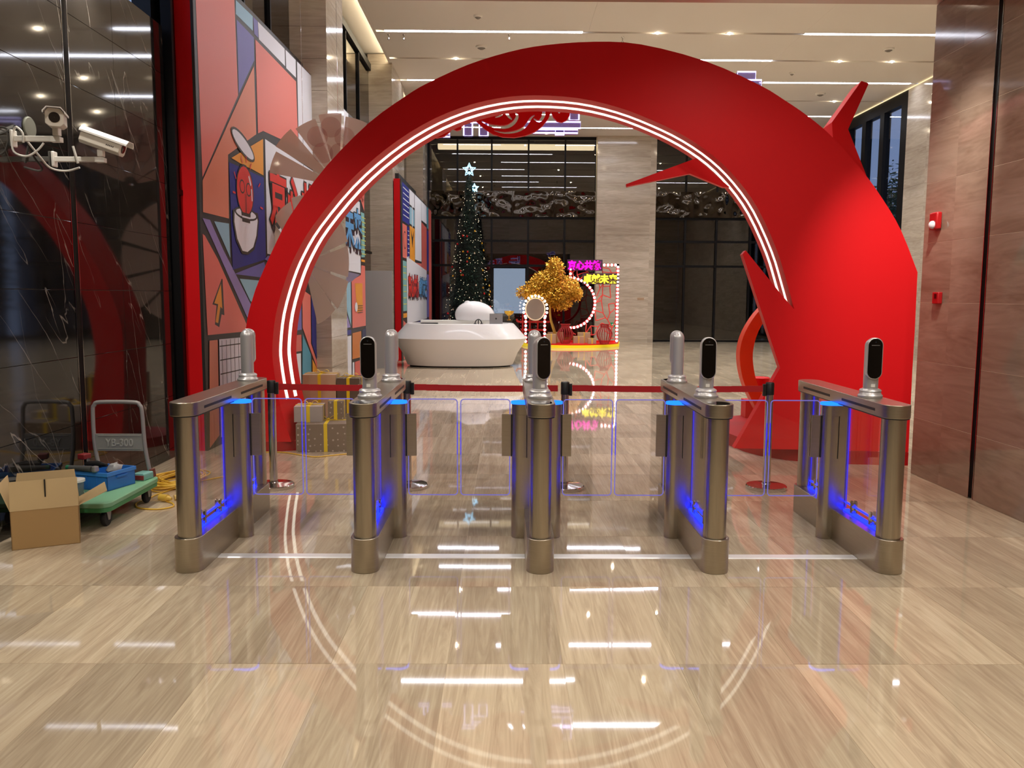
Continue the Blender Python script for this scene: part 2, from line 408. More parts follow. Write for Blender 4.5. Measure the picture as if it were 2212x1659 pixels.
q = MB(); q.box(-2.94, 8.6, ZC+.075, -2.90, 29.5, ZC+.105); tag(q.done('cove_strip', COVE, smooth=False), 'hidden warm strip glowing along the left ceiling cove', 'strip light')
q = MB(); q.box(10.36, 8.6, ZC-.03, 10.39, 29.4, ZC-.015); tag(q.done('cove_strip', COVED, smooth=False), 'thin warm strip where the ceiling meets the right wall', 'strip light')
STRIPS = {18.1: [(-2.75, 1.38), (6.05, 9.6)], 20.1: [(-.4, 5.99)], 22.1: [(-2.74, .6), (6.41, 10.2)], 24.1: [(-.4, 4.4)], 26.1: [(-2.3, 1.6), (8.0, 9.7)], 28.1: [(1.6, 4.5), (-2.5, -.4)],
          16.1: [(-.4, 3.4)], 14.1: [(-2.74, 1.4), (6.3, 9.6)], 12.1: [(-.4, 5.9)], 10.1: [(-2.7, 1.4)], 8.1: []}
DOWNS = {18.1: (2.95, 4.46), 20.1: (-1.38, 7.57, 8.8), 22.1: (2.1, 4.0), 24.1: (-1.5, 6.2, 9.02), 26.1: (3.3, 5.6), 28.1: (.5, 7.0), 16.1: (-1.38, 5.2, 7.6), 14.1: (2.9, 4.5), 12.1: (-1.4, 7.6), 10.1: (2.9, 4.5)}
ORD = ['first', 'second', 'third', 'fourth', 'fifth', 'sixth', 'seventh', 'eighth', 'ninth', 'tenth', 'eleventh']
def rown(r): return ORD[int(round((28.1-r)/2))]
for r, L in STRIPS.items():
    for k_, (x0, x1) in enumerate(sorted(L)):
        t = thing('linear_light', '%s white strip light from the left in the %s ceiling slot from the far wall' % (ORD[k_], rown(r)), 'ceiling light', ((x0+x1)/2, r, ZC), group='hall strip lights')
        h = (x1-x0)/2
        q = MB(); q.box(-h, -.058, .004, h, .058, .012); q.done('diffuser', STRIP, t, smooth=False)
        q = MB(); q.box(-h-.01, -.06, .012, h+.01, .06, .05); q.done('housing', WHITEP, t, smooth=False)
for r, L in DOWNS.items():
    for k_, x in enumerate(sorted(L)):
        t = thing('downlight', '%s small downlight from the left in the %s ceiling slot from the far wall' % (ORD[k_], rown(r)), 'ceiling light', (x, r, ZC), group='hall downlights')
        q = MB(); q.lathe([(.045, .01), (.055, .004), (.058, .03)], n=16, cap=False); q.done('rim', WHITEP, t)
        q = MB(); q.ball((0, 0, .004), .03, 10, 6); q.done('lamp', DOWN, t)
        for s in (-1, 1):                       # the lit cheeks of the slot either side of the lamp
            q = MB(); q.box(s*.06, -.057, .050, s*.6, .057, .058); q.done('reflector', WHITEP, t, smooth=False)
        spot('hall_downlight_beam', (x, r, ZC-.03), (x, r, 0), 300, 95, (1, .97, .95))
for i, (x, y, r) in enumerate([(-.76, 19.13, .13), (8.29, 23.2, .13), (8.25, 19.07, .12), (-.77, 17.08, .09), (6.8, 21.1, .07)]):
    t = thing('ceiling_speaker', ['white round ceiling speaker above the arch left of its crown', 'white round ceiling speaker near the red horn tip', 'white round ceiling speaker by the right ceiling end, nearer the passage',
              'small white round detector nearest the passage in the hall ceiling', 'small bowl-shaped detector hanging right of the arch crown'][i], 'ceiling fitting', (x, y, ZC))
    q = MB(); q.lathe([(r, 0), (r*.95, -.03), (r*.7, -.045)], n=20, cap=False); q.done('rim', WHITEP, t)
    q = MB(); q.lathe([(r*.7, -.04), (r*.3, -.07), (.002, -.075)], n=16); q.done('cone', pm('speaker_grey', '#7d766c', .6), t)
for (x, y) in ((-2.7, 18.35), (-2.38, 18.35), (-.15, 18.3), (2.26, 18.4)):
    q = MB(); q.lathe([(.03, 0), (.012, -.02), (.012, -.09), (.03, -.095), (.004, -.11)], (x, y, ZC), n=8)
    tag(q.done('sprinkler', CHROME), 'tiny sprinkler head hanging under the first strip light row', 'sprinkler', 'sprinkler heads')

# left side of the hall: stone piers and dark glazing
def pier(name, x0, x1, y0, y1, z1, step, front=True):
    b = MB(); b.box(x0, y0+.02, 0, x1-.02, y1, z1); w = struct(b.done(name, GROUT, smooth=False))
    k = 0; z = 0
    while z < z1-.01:
        ze = min(z+step, z1)
        if front:
            q = MB(); q.box(x0, y0, z+.002, x1, y0+.02, ze-.002); q.done('slab', BEIGE, w, smooth=False)
        q = MB(); q.box(x1-.02, y0+.022, z+.002, x1, y1, ze-.002); q.done('slab', BEIGE, w, smooth=False)
        z = ze
    return w
pier('wall_pier_1', -3.5, -2.93, 13.1, 14.4, ZC+.2, .47)
pier('wall_pier_2', -3.5, -2.93, 20.5, 22.8, ZC+.2, .47)
pier('wall_pier_3', -3.5, -2.93, 28.05, 29.5, ZC+.2, .47)
wl2 = MB(); wl2.box(-3.8, 8.35, 0, -3.62, 29.6, 7.4); wl2 = struct(wl2.done('wall_hall_left', pm('dark_outside_wall', '#0b0a0a', .6), smooth=False))
for n, (y0, y1) in enumerate(((8.4, 13.09), (14.41, 20.49), (22.81, 28.04))):
    t = MB(); t.box(-3.56, y0, 6.9, -3.42, y1, 7.05); t = struct(t.done('window_%d' % (n+1), PIER, smooth=False))
    m = 4
    for k in range(m):
        a = y0+(y1-y0)*k/m; c = y0+(y1-y0)*(k+1)/m
        for za, zb in ((.05, 2.6), (2.65, 4.8), (4.85, 6.9)):
            q = MB(); q.box(-3.50, a+.02, za, -3.48, c-.02, zb); q.done('pane', PANE, t, smooth=False)
        q = MB(); q.box(-3.54, a-.025, 0, -3.44, a+.025, 6.9); q.done('mullion', PIER, t, smooth=False)
    for z in (2.6, 4.8): q = MB(); q.box(-3.53, y0, z, -3.45, y1, z+.05); q.done('transom', PIER, t, smooth=False)
# right side of the hall
wr2 = slab_wall('wall_hall_right', 10.4, -1, [(7.6, 10), (10, 12.4), (12.4, 14.8), (14.8, 17.2), (17.2, 19.6), (19.6, 22.6)], [0, .9, 1.8, 2.7, 3.6, 4.5, 5.4, 6.3, 7.09], BEIGE)
t = MB(); t.box(10.4, 22.6, 6.75, 10.6, 29.6, 7.09); t.box(10.4, 22.6, 0, 10.6, 22.95, 6.75); t.box(10.4, 22.6, 0, 10.6, 29.6, .1); w4 = struct(t.done('window_4', PIER, smooth=False))
ym = [22.95, 24.1, 25.3, 26.5, 27.7, 28.9]
for a, c in zip(ym, ym[1:]):
    q = MB(); q.box(10.48, a, .1, 10.49, c, 6.75); q.done('pane', WPANE, w4, smooth=False)
    q = MB(); q.box(10.4, c-.13, .1, 10.6, c+.13, 6.75); q.done('mullion', PIER, w4, smooth=False)
# far wall: glass curtain wall, stone pier, mirrored steel band
FY = 29.7
def curtain(name, x0, x1, xs):
    t = MB(); t.box(x0, FY-.06, 6.98, x1, FY+.06, 7.09); t.box(x0, FY-.06, 0, x1, FY+.06, .06); t = struct(t.done(name, PIER, smooth=False))
    xe = [x0]+xs+[x1]
    for a, c in zip(xe, xe[1:]):
        for za, zb in ((.06, 2.62), (2.7, 3.48), (3.56, 4.3), (5.24, 6.98)):
            q = MB(); q.box(a+.03, FY-.006, za, c-.03, FY+.006, zb); q.done('pane', PANE, t, smooth=False)
        q = MB(); q.box(a-.035, FY-.07, 0, a+.035, FY+.05, 4.3); q.done('mullion', PIER, t, smooth=False)
        q = MB(); q.box(a-.03, FY-.05, 5.24, a+.03, FY+.05, 6.98); q.done('mullion', PIER, t, smooth=False)
    for z in (2.62, 3.48, 4.27): q = MB(); q.box(x0, FY-.05, z, x1, FY+.05, z+.08); q.done('transom', PIER, t, smooth=False)
    # buckled mirror-steel band, sheet by sheet
    n = max(1, round((x1-x0)/1.45)); wdt = (x1-x0)/n
    for i in range(n):
        q = MB(); nx, nz = 52, 34; vs = []
        for ix in range(nx+1):
            rowv = []
            for iz in range(nz+1):
                x = x0+.004+i*wdt+(wdt-.008)*ix/nx; z = 4.35+.88*iz/nz
                e = min(1, 6*min(ix, nx-ix)/nx)*min(1, 6*min(iz, nz-iz)/nz)
                d = noise.noise(Vector((x*2.3+i*7.3, z*2.6, 3.1)))*.030+noise.noise(Vector((x*5.2, z*5.4+i*3, 8)))*.009
                rowv.append(q.bm.verts.new((x, FY-.12-d*e, z)))
            vs.append(rowv)
        for ix in range(nx):
            for iz in range(nz): q.bm.faces.new((vs[ix][iz], vs[ix+1][iz], vs[ix+1][iz+1], vs[ix][iz+1]))
        q.done('steel_sheet', BANDM, t, angle=80, normals=False)
    return t
curtain('window_5', -2.88, 2.93, [-1.89, -.7, .58, 1.86])
curtain('window_6', 5.02, 10.4, [6.1, 7.2, 8.4, 9.5])
b = MB(); b.box(2.95, FY-.28, 0, 5.0, FY+.1, ZC); pw = struct(b.done('wall_far_pier', GROUT, smooth=False))
z = 0
while z < ZC-.02:
    ze = min(z+.533, ZC)
    q = MB(); q.box(2.95, FY-.3, z+.002, 5.0, FY-.28, ze-.002); q.done('slab', BEIGE, pw, smooth=False); z = ze
q = MB(); q.box(4.15, FY-.306, .08, 4.95, FY-.302, 1.62); q.done('access_panel', BEIGE, pw, smooth=False)
q = MB(); q.box(4.42, FY-.309, 1.47, 4.66, FY-.305, 1.56); q.done('nameplate', pm('plate_bronze', '#a98f74', .4), pw, smooth=False)
# behind the far glazing: cove strip, plus an added wall and glow panel
q = MB(); q.box(-4, 31.8, 0, 11, 32, 8); struct(q.done('wall_dark_backing', pm('dark_backing', '#171412', .8), smooth=False))  # added dark wall, keeps the sky from showing through the far glass
q = MB(); q.box(-2.6, 30.0, 6.74, 2.9, 30.3, 6.9); tag(q.done('cove_strip', emis('dim_cove', '#ffe7b0', 9.0), smooth=False), 'warm cove strip behind the top row of far glass', 'strip light')
lb = thing('glow_panel', 'added pale bluish panel glowing for the bright patch behind the far glass', 'added glow panel', (-.06, 31.0, -.016))  # invented glowing panel, stands in for the bluish brightness in the glass
q = MB(); q.box(-.58, 0, .97, .58, .05, 2.62); q.done('panel', emis('pale_added_glow', '#a9bccb', 6.0), lb, smooth=False)
q = MB(); q.box(-.6, .05, 0, .6, .12, 2.64); q.done('stand', BLACKP, lb, smooth=False)
# ================================================================== RED ARCH
AA = math.atan2(-.6, 6.1)
arch = thing('dragon_arch', 'giant red crescent arch with two white light lines behind the turnstiles', 'arch', (0, 8.294, 0), AA)
OUT = [(-2.83, .1), (-2.873, .55), (-2.885, .91), (-2.883, 1.224), (-2.855, 1.4), (-2.805, 1.56), (-2.727, 1.76), (-2.48, 2.25), (-2.317, 2.5), (-2.0, 2.895), (-1.57, 3.30), (-1.2, 3.55), (-.985, 3.668), (-.589, 3.834), (-.185, 3.947), (.167, 4.003), (.629, 4.024), (1.071, 3.99), (1.662, 3.83), (2.17, 3.605), (2.42, 3.455), (2.64, 3.305), (2.855, 3.126), (3.14, 2.82), (3.36, 2.53), (3.539, 2.241), (3.707, 1.856)]
INN = [(-2.43, .1), (-2.509, .363), (-2.562, .603), (-2.604, .913), (-2.605, 1.098), (-2.561, 1.415), (-2.45, 1.771), (-2.328, 2.036), (-2.15, 2.311), (-1.797, 2.714), (-1.414, 3.038), (-1.033, 3.276), (-.662, 3.43), (-.295, 3.515), (.06, 3.538), (.48, 3.505), (.86, 3.415), (1.2, 3.285), (1.504, 3.135), (1.783, 2.945), (2.011, 2.723), (2.211, 2.449), (2.40, 2.06), (2.5, 1.769), (2.583, 1.5)]
sm = lambda P: [(p.x, p.y) for p in smooth_pts([(a, c, 0) for a, c in P], 3)]
outS, innS = sm(OUT), sm(INN)
front = outS + [(3.712, 1.287), (3.71, .924), (3.716, .131), (2.06, .131), (2.09, .184), (2.472, .93), (2.078, 2.024), (2.107, 2.06), (2.471, 1.623)] + innS[::-1]
q = MB(); q.prism(front, 'y', 0, .13); q.done('front_panel', RED, arch)
band = outS + [(3.712, 1.287), (3.71, .131), (3.1, .131), (2.75, 1.0)] + innS[::-1]
q = MB(); q.prism(band, 'y', .13, .71); q.done('body', RED, arch)
def led_line(P, t0, t1, name):
    q = MB(); n = len(P); A = []
    for i, p in enumerate(P):
        a = Vector(P[max(i-1, 0)]); c = Vector(P[min(i+1, n-1)]); d = (c-a).normalized(); nn = Vector((d.y, -d.x))
        o_ = Vector(p)+nn*.004; i_ = Vector(p)-nn*.004
        A.append([q.bm.verts.new((v.x, t, v.y)) for v, t in ((o_, t0), (o_, t1), (i_, t1), (i_, t0))])
    for X, Y in zip(A, A[1:]):
        for k in range(4): q.bm.faces.new((X[k], X[(k+1) % 4], Y[(k+1) % 4], Y[k]))
    q.bm.faces.new(A[0]); q.bm.faces.new(A[-1])
    return q.done(name, LEDW, arch)
led_line(innS[5:], .195, .265, 'light_line'); led_line(innS[5:], .44, .525, 'light_line')
q = MB(); q.prism([(3.17, 3.668), (3.239, 3.645), (3.067, 3.221), (3.231, 2.846), (3.336, 2.6), (2.96, 2.98), (2.928, 3.145), (2.913, 3.288)], 'y', .2, .5); q.done('horn', RED, arch)
q = MB(); q.prism([(.968, 2.736), (1.655, 2.985), (1.99, 2.70), (1.93, 2.70), (1.599, 2.835), (.975, 2.712)], 'y', .34, .42); q.done('tusk', RED, arch)
def disc_base(P, h, name, parent, mat): q = MB(); q.prism(P, 'z', 0, h); return q.done(name, mat, parent, world=True)
disc_base([(2.23, 9.2), (2.24, 8.98), (2.30, 8.62), (2.39, 8.39), (2.59, 8.16), (2.83, 8.03), (3.2, 7.96), (3.69, 7.91), (3.72, 9.6), (3.55, 10.4), (3.0, 10.55), (2.6, 10.3), (2.35, 9.8)], .13, 'plinth', arch, REDD)
disc_base([(-2.64+.5*cos(k*pi/18), 9.03+.5*sin(k*pi/18)) for k in range(36)], .10, 'plinth', arch, REDD)
# curved orange plate and small stool behind its right foot
oc = thing('curved_plate', 'tall curved orange plate standing behind the right foot of the arch', 'decoration', (2.8, 9.9, .13))
L = [(2.86, 1.56), (2.72, 1.40), (2.60, 1.18), (2.545, .97), (2.55, .75), (2.61, .5), (2.74, .22), (2.86, 0)]; Rr = [(2.98, 0), (2.86, .28), (2.75, .54), (2.70, .78), (2.70, .97), (2.75, 1.18), (2.85, 1.36), (2.96, 1.47)]
q = MB(); q.prism([(a-2.8, c*.92) for a, c in sm(L)+sm(Rr)], 'y', -.16, 0); q.done('plate', ORANGE, oc)
st = thing('drum_stool', 'small round red and yellow drum on a red block behind the arch foot', 'decoration', (2.95, 10.25, .13))
q = MB(); q.lathe([(.115, .40), (.115, .49), (.10, .5)], n=24); q.done('top', RED, st)
q = MB(); q.lathe([(.105, .31), (.105, .40)], n=24); q.done('band', YEL, st)
q = MB(); q.lathe([(.115, .22), (.115, .31)], n=24); q.done('ring', RED, st)
q = MB(); q.box(-.2, -.1, 0, .13, .1, .22); q.done('block', RED, st, smooth=False)
# clouds and the letters behind the crown of the arch
def px_plate(P): return [(x, z) for x, z in P]
def stroke(P, w):
    P = [Vector((a, c)) for a, c in sm(P)]; n = len(P); A, B = [], []
    for i, p in enumerate(P):
        d = (P[min(i+1, n-1)]-P[max(i-1, 0)]).normalized(); nn = Vector((-d.y, d.x)); k = w*(.25+.75*sin(pi*min(1, (i+.4)/n)))
        A.append(p+nn*k/2); B.append(p-nn*k/2)
    return [(v.x, v.y) for v in A+B[::-1]]
def C(px, py):       # drawing units of the cloud sheet -> metres on the plate
    return ((px-1085)*.00107, (610-py)*.00107)
CX, CZ, CY = -.135, 3.28, 9.5
big = [(650, 275), (700, 370), (790, 450), (880, 505), (980, 532), (1100, 536), (1210, 518), (1310, 480), (1390, 420), (1450, 345), (1478, 275), (1500, 330), (1540, 370), (1590, 382), (1640, 360), (1672, 310), (1678, 250), (1650, 205), (1640, 110), (1000, 110), (940, 180), (780, 215), (800, 290), (850, 330), (800, 330), (740, 300), (690, 270)]
holes = [([(600, 292), (700, 350), (850, 415), (1000, 432), (1090, 390), (1130, 320), (1105, 280)], 40), ([(890, 468), (1000, 490), (1130, 472), (1215, 420), (1270, 340), (1310, 310)], 28),
         ([(1290, 175), (1360, 195), (1400, 255), (1398, 320), (1355, 372), (1300, 345)], 34), ([(950, 195), (985, 245), (960, 310), (900, 335)], 30), ([(1050, 180), (1015, 240), (1030, 310), (1075, 355)], 34), ([(1490, 262), (1525, 240), (1560, 262), (1560, 290)], 36)]
cl = thing('cloud_ornament', 'large red cut-out cloud with swirls hanging under the arch crown', 'decoration', (CX, CY, CZ))
hl = [stroke(P, w) for P, w in holes]
hl[0] = stroke([(760, 372), (850, 415), (1000, 432), (1090, 390), (1130, 320), (1105, 280)], 40)
def toC(P): return [C(*p) for p in P]
X90 = Matrix.Rotation(pi/2, 4, 'X')
mesh_obj('plate', fill2d([toC(big)]+[toC(h) for h in hl], .05), RED, cl, X90)
sml = [(110, 440), (150, 490), (210, 522), (290, 532), (370, 515), (425, 470), (450, 435), (500, 458), (540, 445), (555, 405), (545, 350), (520, 305), (500, 200), (380, 190), (250, 300), (160, 400)]
sh = [stroke([(135, 452), (210, 486), (300, 474), (350, 435), (372, 420)], 20), stroke([(280, 440), (250, 410), (270, 372), (330, 358), (390, 375), (418, 420)], 18), stroke([(462, 440), (475, 405), (497, 408)], 22)]
cs = thing('cloud_ornament', 'small red cut-out cloud hanging left of the large one under the arch', 'decoration', (CX, CY+.08, CZ))
mesh_obj('plate', fill2d([toC(sml)]+[toC(h) for h in sh], .05), RED, cs, X90)
def neon_letter(label, cx, boxes):
    t = thing('neon_letter', label, 'illuminated letter', (cx, 10.0, 3.45), group='violet letters above the arch')
    for (x0, z0, x1, z1) in boxes:
        q = MB(); q.box(x0-cx, -.09, z0-3.45, x1-cx, .0, z1-3.45); s = q.done('stroke', NEONA, t, smooth=False)
        q = MB(); q.tube([(x0-cx, -.1, z0-3.45), (x1-cx, -.1, z0-3.45), (x1-cx, -.1, z1-3.45), (x0-cx, -.1, z1-3.45)], .009, 6, True); q.done('outline', WHITN, s)
neon_letter('violet outlined letter at the right end under the arch crown', .42, [(.0, 3.545, .65, 3.615), (.36, 3.47, .46, 3.545), (.52, 3.64, .63, 3.9), (.1, 3.49, .62, 3.53), (.1, 3.74, .5, 3.79)])
neon_letter('violet outlined letter between the two red clouds', -.55, [(-.70, 3.455, -.60, 3.72), (-.52, 3.455, -.42, 3.6), (-.62, 3.6, -.46, 3.68), (-.78, 3.72, -.4, 3.76)])
neon_letter('violet outlined letter behind the left end of the small cloud', -1.1, [(-1.26, 3.44, -1.13, 3.475), (-1.2, 3.475, -1.15, 3.58), (-.98, 3.44, -.86, 3.475), (-1.2, 3.58, -.86, 3.62)])
neon_letter('violet outlined letter peeping out above the right shoulder of the arch', 2.6, [(2.2, 4.02, 2.73, 4.10), (2.45, 4.10, 2.66, 4.19), (2.3, 3.8, 2.42, 4.02)])

# ================================================================== TURNSTILES
def gate_parts():
    """unshared builders for one gate; local x across, y along (near end 0), z up"""
    g = {}
    L = 1.54
    q = MB(); q.prism(stadium(0, 0, L, .082), 'z', 0, .205); g['base'] = (q, STEELH, .003)
    q = MB(); q.prism(stadium(0, 0, L, .082), 'z', .922, 1.0); g['rail'] = (q, STEELH, .003)
    q = MB(); q.prism(stadium(0, .004, L-.004, .079), 'z', .916, .922); g['shadow_gap'] = (q, BLACKP, 0)
    return g
def add_post(t, y0, y1): q = MB(); q.prism(stadium(0, y0, y1, .064), 'z', .205, .916); q.done('post', STEEL, t)
def gate(ix, x, label, wings, near, far, insets):
    L = 1.54
    t = thing('speed_gate', label, 'turnstile', (x, 4.72, 0), 0, 'row of five turnstiles')
    for n, (q, m, bev) in gate_parts().items(): q.done(n, m, t, bev=bev)
    add_post(t, .02, .17); add_post(t, L-.17, L-.02)
    for s in (-1, 1):
        for a, c in ((.17, .66), (.86, 1.36)):
            q = MB(); q.box(s*.0815, a, .949, s*.0832, c, .965); q.done('slot', DARKGAP, t, smooth=False)
    for (a, c) in ((.17, .72), (.84, L-.17)):
        q = MB(); q.box(-.005, a+.005, .262, .005, c-.005, .912); gp = q.done('side_glass', GLASS, t, smooth=False)
        q = MB(); q.box(-.0055, a+.002, .255, .0055, c-.002, .262); q.done('lit_edge', BLUE, gp, smooth=False)
        q = MB(); q.box(-.018, a+.01, .2055, .018, c-.01, .216); q.done('led_strip', BLUE, t, smooth=False)
        for f in (.26, .76):
            y = a+(c-a)*f
            q = MB()
            for s in (-1, 1): q.prism([(y+.016*cos(k*pi/8), .285+.016*sin(k*pi/8)) for k in range(9)]+[(y-.016, .206), (y+.016, .206)], 'x', s*.007, s*.017)
            q.done('glass_clamp', CHROME, t)
        for y in (a+.008, c-.008):
            q = MB(); q.box(-.003, y-.003, .22, .003, y+.003, .91); q.done('led_strip', BLUEV, t, smooth=False)
    for s in wings:
        r = .056; yc = .78
        D = [(0, yc-r)]+[(s*(.11+r*cos(-pi/2+pi*k/12)), yc+r*sin(-pi/2+pi*k/12)) for k in range(13)]+[(0, yc+r)]
        q = MB(); q.prism(D, 'z', 0, .905); q.done('pedestal', STEEL, t)
        D2 = [(s*.02, yc-r-.004)]+[(s*(.112+(r+.004)*cos(-pi/2+pi*k/12)), yc+(r+.004)*sin(-pi/2+pi*k/12)) for k in range(13)]+[(s*.02, yc+r+.004)]
        q = MB(); q.prism(D2, 'z', .905, .921); q.done('light_ring', BLUEC, t)
        q = MB(); q.prism([(s*.06, yc-r-.002)]+[(s*(.11+(r+.003)*cos(-pi/2+pi*k/12)), yc+(r+.003)*sin(-pi/2+pi*k/12)) for k in range(13)]+[(s*.06, yc+r+.002)], 'z', .55, .835); q.done('hinge_sleeve', STEEL, t)
        q = MB(); q.box(s*.064, yc-r-.0045, .55, s*.069, yc+r+.0045, .835); q.box(s*.158, yc-.02, .552, s*.171, yc+.02, .833); q.done('hinge_gap', BLACKP, t, smooth=False)
        w0, w1 = (.178, .505)
        x0, x1 = (w0, w1) if s > 0 else (-w1, -w0)
        o = rrect(x0, .285, x1, .932, .022)
        q = MB(); q.prism(o, 'y', yc-.006, yc+.006); w = q.done('glass_wing', GLASS, t)
        q = MB(); o2 = [(p[0], yc, p[1]) for p in o]; q.tube(o2, .0034, 6, True); q.done('lit_edge', EDGE, w)
        xf_ = x1 if s > 0 else x0
        q = MB(); q.box(xf_-.002, yc-.0065, .56, xf_+.002, yc+.0065, .78); q.done('led_strip', BLUEV, w, smooth=False)
        q = MB()
        for k in (-1, 1): q.box(s*.171, yc+k*.0065, .552, s*.232, yc+k*.0125, .833)
        q.done('wing_clamp', STEELH, w, smooth=False)
    for k in insets:
        a, c = (.012, .17) if k == 'n' else (L-.17, L-.012)
        q = MB(); q.prism(stadium(0, a, c, .062), 'z', 1.0, 1.0012); q.done('scanner_window', BLACKG, t)
    return t
def terminal(x, y, label, rz=0, back=False):
    """tall rounded face terminal on a flared collar"""
    t = thing('face_terminal', label, 'access terminal', (x, y, 1.0), rz, 'access terminals on the turnstiles')
    q = MB(); q.lathe([(.072, 0), (.074, .012), (.066, .02), (.062, .034), (.066, .04), (.062, .048), (.046, .056)], n=28); q.done('collar', SILVER, t)
    q = MB(); q.lathe([(.044, .05), (.0445, .32)]+[(.0445*cos(k*pi/16), .32+.0445*sin(k*pi/16)) for k in range(1, 8)]+[(.001, .3645)], n=28); q.done('shell', SILVER, t)
    o = rrect(-.047, .115, .047, .372, .046, 8)
    q = MB(); q.prism(o, 'y', -.058, -.02); q.done('bezel', SILVER, t, bev=.004)
    o = rrect(-.042, .120, .042, .367, .0415, 8)
    q = MB(); q.prism(o, 'y', -.0605, -.05); s = q.done('screen', BLACKG, t, bev=.002)
    q = MB(); q.box(-.024, -.0612, .325, .024, -.0607, .3268); q.done('speaker_slit', SILVER, s, smooth=False)
    q = MB(); q.lathe([(.004, 0), (.001, .001)], n=10); q.done('camera_lens', pm('lens', '#1b2430', .1), s, xf=Matrix.Translation((0, -.0606, .345)) @ Matrix.Rotation(pi/2, 4, 'X'))
    q = MB(); q.box(-.012, -.0458, .066, .012, -.0440, .085); q.done('nameplate', WHITEP, t, smooth=False)
    return t
GX = [(k-2)*1.0332 for k in range(5)]
gate(0, GX[0], 'leftmost of the five steel turnstiles, one glass wing, beside the hand cart', (1,), 0, 1, '')
gate(1, GX[1], 'second steel turnstile from the left, glass wings on both sides', (-1, 1), 1, 1, 'nf')
gate(2, GX[2], 'middle steel turnstile of the five, seen end-on', (-1, 1), 1, 1, 'nf')
gate(3, GX[3], 'fourth steel turnstile from the left, before the second gap from the right', (-1, 1), 1, 1, 'nf')
gate(4, GX[4], 'rightmost of the five steel turnstiles, one glass wing, near the right wall', (-1,), 1, 0, '')
terminal(GX[1], 5.04, 'black-screened terminal on the near end of the second turnstile', .0)
terminal(GX[2], 5.05, 'black-screened terminal turned slightly right on the middle turnstile', .38)
terminal(GX[3], 5.12, 'black-screened terminal on the near end of the fourth turnstile', -.05)
terminal(GX[4], 5.15, 'black-screened terminal on the rightmost turnstile, before the red arch', -.1)
terminal(GX[0], 6.0, 'silver terminal back on the far end of the leftmost turnstile', pi)
terminal(GX[1], 6.0, 'silver terminal back on the far end of the second turnstile', pi)
terminal(GX[2], 6.0, 'terminal hidden behind another on the far end of the middle turnstile', pi)
terminal(GX[3], 6.0, 'silver terminal back on the far end of the fourth turnstile', pi)
for k, lb in enumerate(('bright metal cable cover on the floor of the leftmost lane', 'bright metal cable cover on the floor of the second lane', 'bright metal cable cover on the floor of the third lane', 'bright metal cable cover on the floor of the rightmost lane')):
    q = MB(); q.prism([(5.02, 0), (5.03, .005), (5.095, .005), (5.105, 0)], 'x', GX[k]+.084, GX[k+1]-.084); tag(q.done('cable_cover', pm('bright_aluminium', '#f7f7f5', .3, .25), smooth=False), lb, 'cable cover', 'cable covers across the lanes')
# ================================================================== BELT POSTS
def belt_post(x, y, label, clip=1):
    t = thing('belt_post', label, 'barrier post', (x, y, 0), group='chrome belt posts')
    q = MB(); q.lathe([(.168, 0), (.17, .006), (.17, .024), (.163, .031), (.04, .042), (.036, .05)], n=36); q.done('base', CHROME, t)
    q = MB(); q.lathe([(.033, .045), (.033, .80)], n=24); q.done('pole', CHROME, t)
    q = MB(); q.lathe([(.0335, .80), (.036, .803), (.036, .895), (.031, .905)], n=24); q.done('head', BLACKP, t)
    q = MB(); q.box(clip*.034, -.016, .79, clip*.058, .016, .89); q.done('belt_clip', BLACKP, t, bev=.003)
    return t
PO = [(-2.16, 6.93), (-1.03, 6.94), (.29, 6.91), (2.01, 6.935)]
for (x, y), lb in zip(PO, ('chrome belt post whose base shows behind the leftmost turnstile', 'chrome belt post mostly hidden behind the second turnstile', 'chrome belt post just right of the middle turnstile', 'chrome belt post in front of the foot of the red arch')): belt_post(x, y, lb, 1 if x < 1 else -1)
for (a, c), lb in zip(zip(PO, PO[1:]), ('red belt stretched before the gift boxes, leftmost length', 'red belt stretched in front of the white desk', 'red belt stretched from the middle post to the post by the arch')):
    q = MB(); n = 12
    for k in range(n):
        f0, f1 = k/n, (k+1)/n
        P = [(a[0]+.06+(c[0]-a[0]-.12)*f, a[1]+(c[1]-a[1])*f, .852-.008*sin(pi*f)) for f in (f0, f1)]
        q.box(P[0][0], min(P[0][1], P[1][1])-.0015, P[0][2]-.026, P[1][0], max(P[0][1], P[1][1])+.0015, P[0][2]+.026)
    bmesh.ops.remove_doubles(q.bm, verts=q.bm.verts, dist=.0001)
    tag(q.done('belt', pm('red_belt', '#a8060f', .6), smooth=False), lb, 'barrier belt', 'red barrier belts')
# ================================================================== PRINTED WALLS
PC = {'pink': '#e0776c', 'salmon': '#d98468', 'lblue': '#8fbcd2', 'purple': '#6a66b0', 'white': '#dfe1ea', 'lilac': '#8f83bf', 'navy': '#2a2f86', 'orange': '#e39a33', 'orange2': '#c8793a',
      'teal': '#7fb7b8', 'teal2': '#4c93aa', 'coral': '#cf635a', 'greyp': '#77718f', 'navy2': '#2f3357', 'lilac2': '#7d6fb0', 'dark': '#3a3531', 'red': '#d8342c', 'blue': '#5f9fd8', 'shadow': '#3c2430', 'line': '#302b2a', 'yel': '#d9d66a'}
def pmat(k): return pm('print_'+k, PC[k], .42, spec=.35)
def wall_print(t, fr, regions, x0=.002):
    """flat print in (v, z) on the board: each colour area a thin film on the board, in the order given"""
    q = MB(); keys = []
    for i, (k, P) in enumerate(regions):
        if k not in keys: keys.append(k)
        q.mi = keys.index(k)
        q.face([fr @ Vector((p[0], p[1], x0+.00012*i)) for p in P])
    return q.done('print', [pmat(k) for k in keys], t, smooth=False, normals=False)
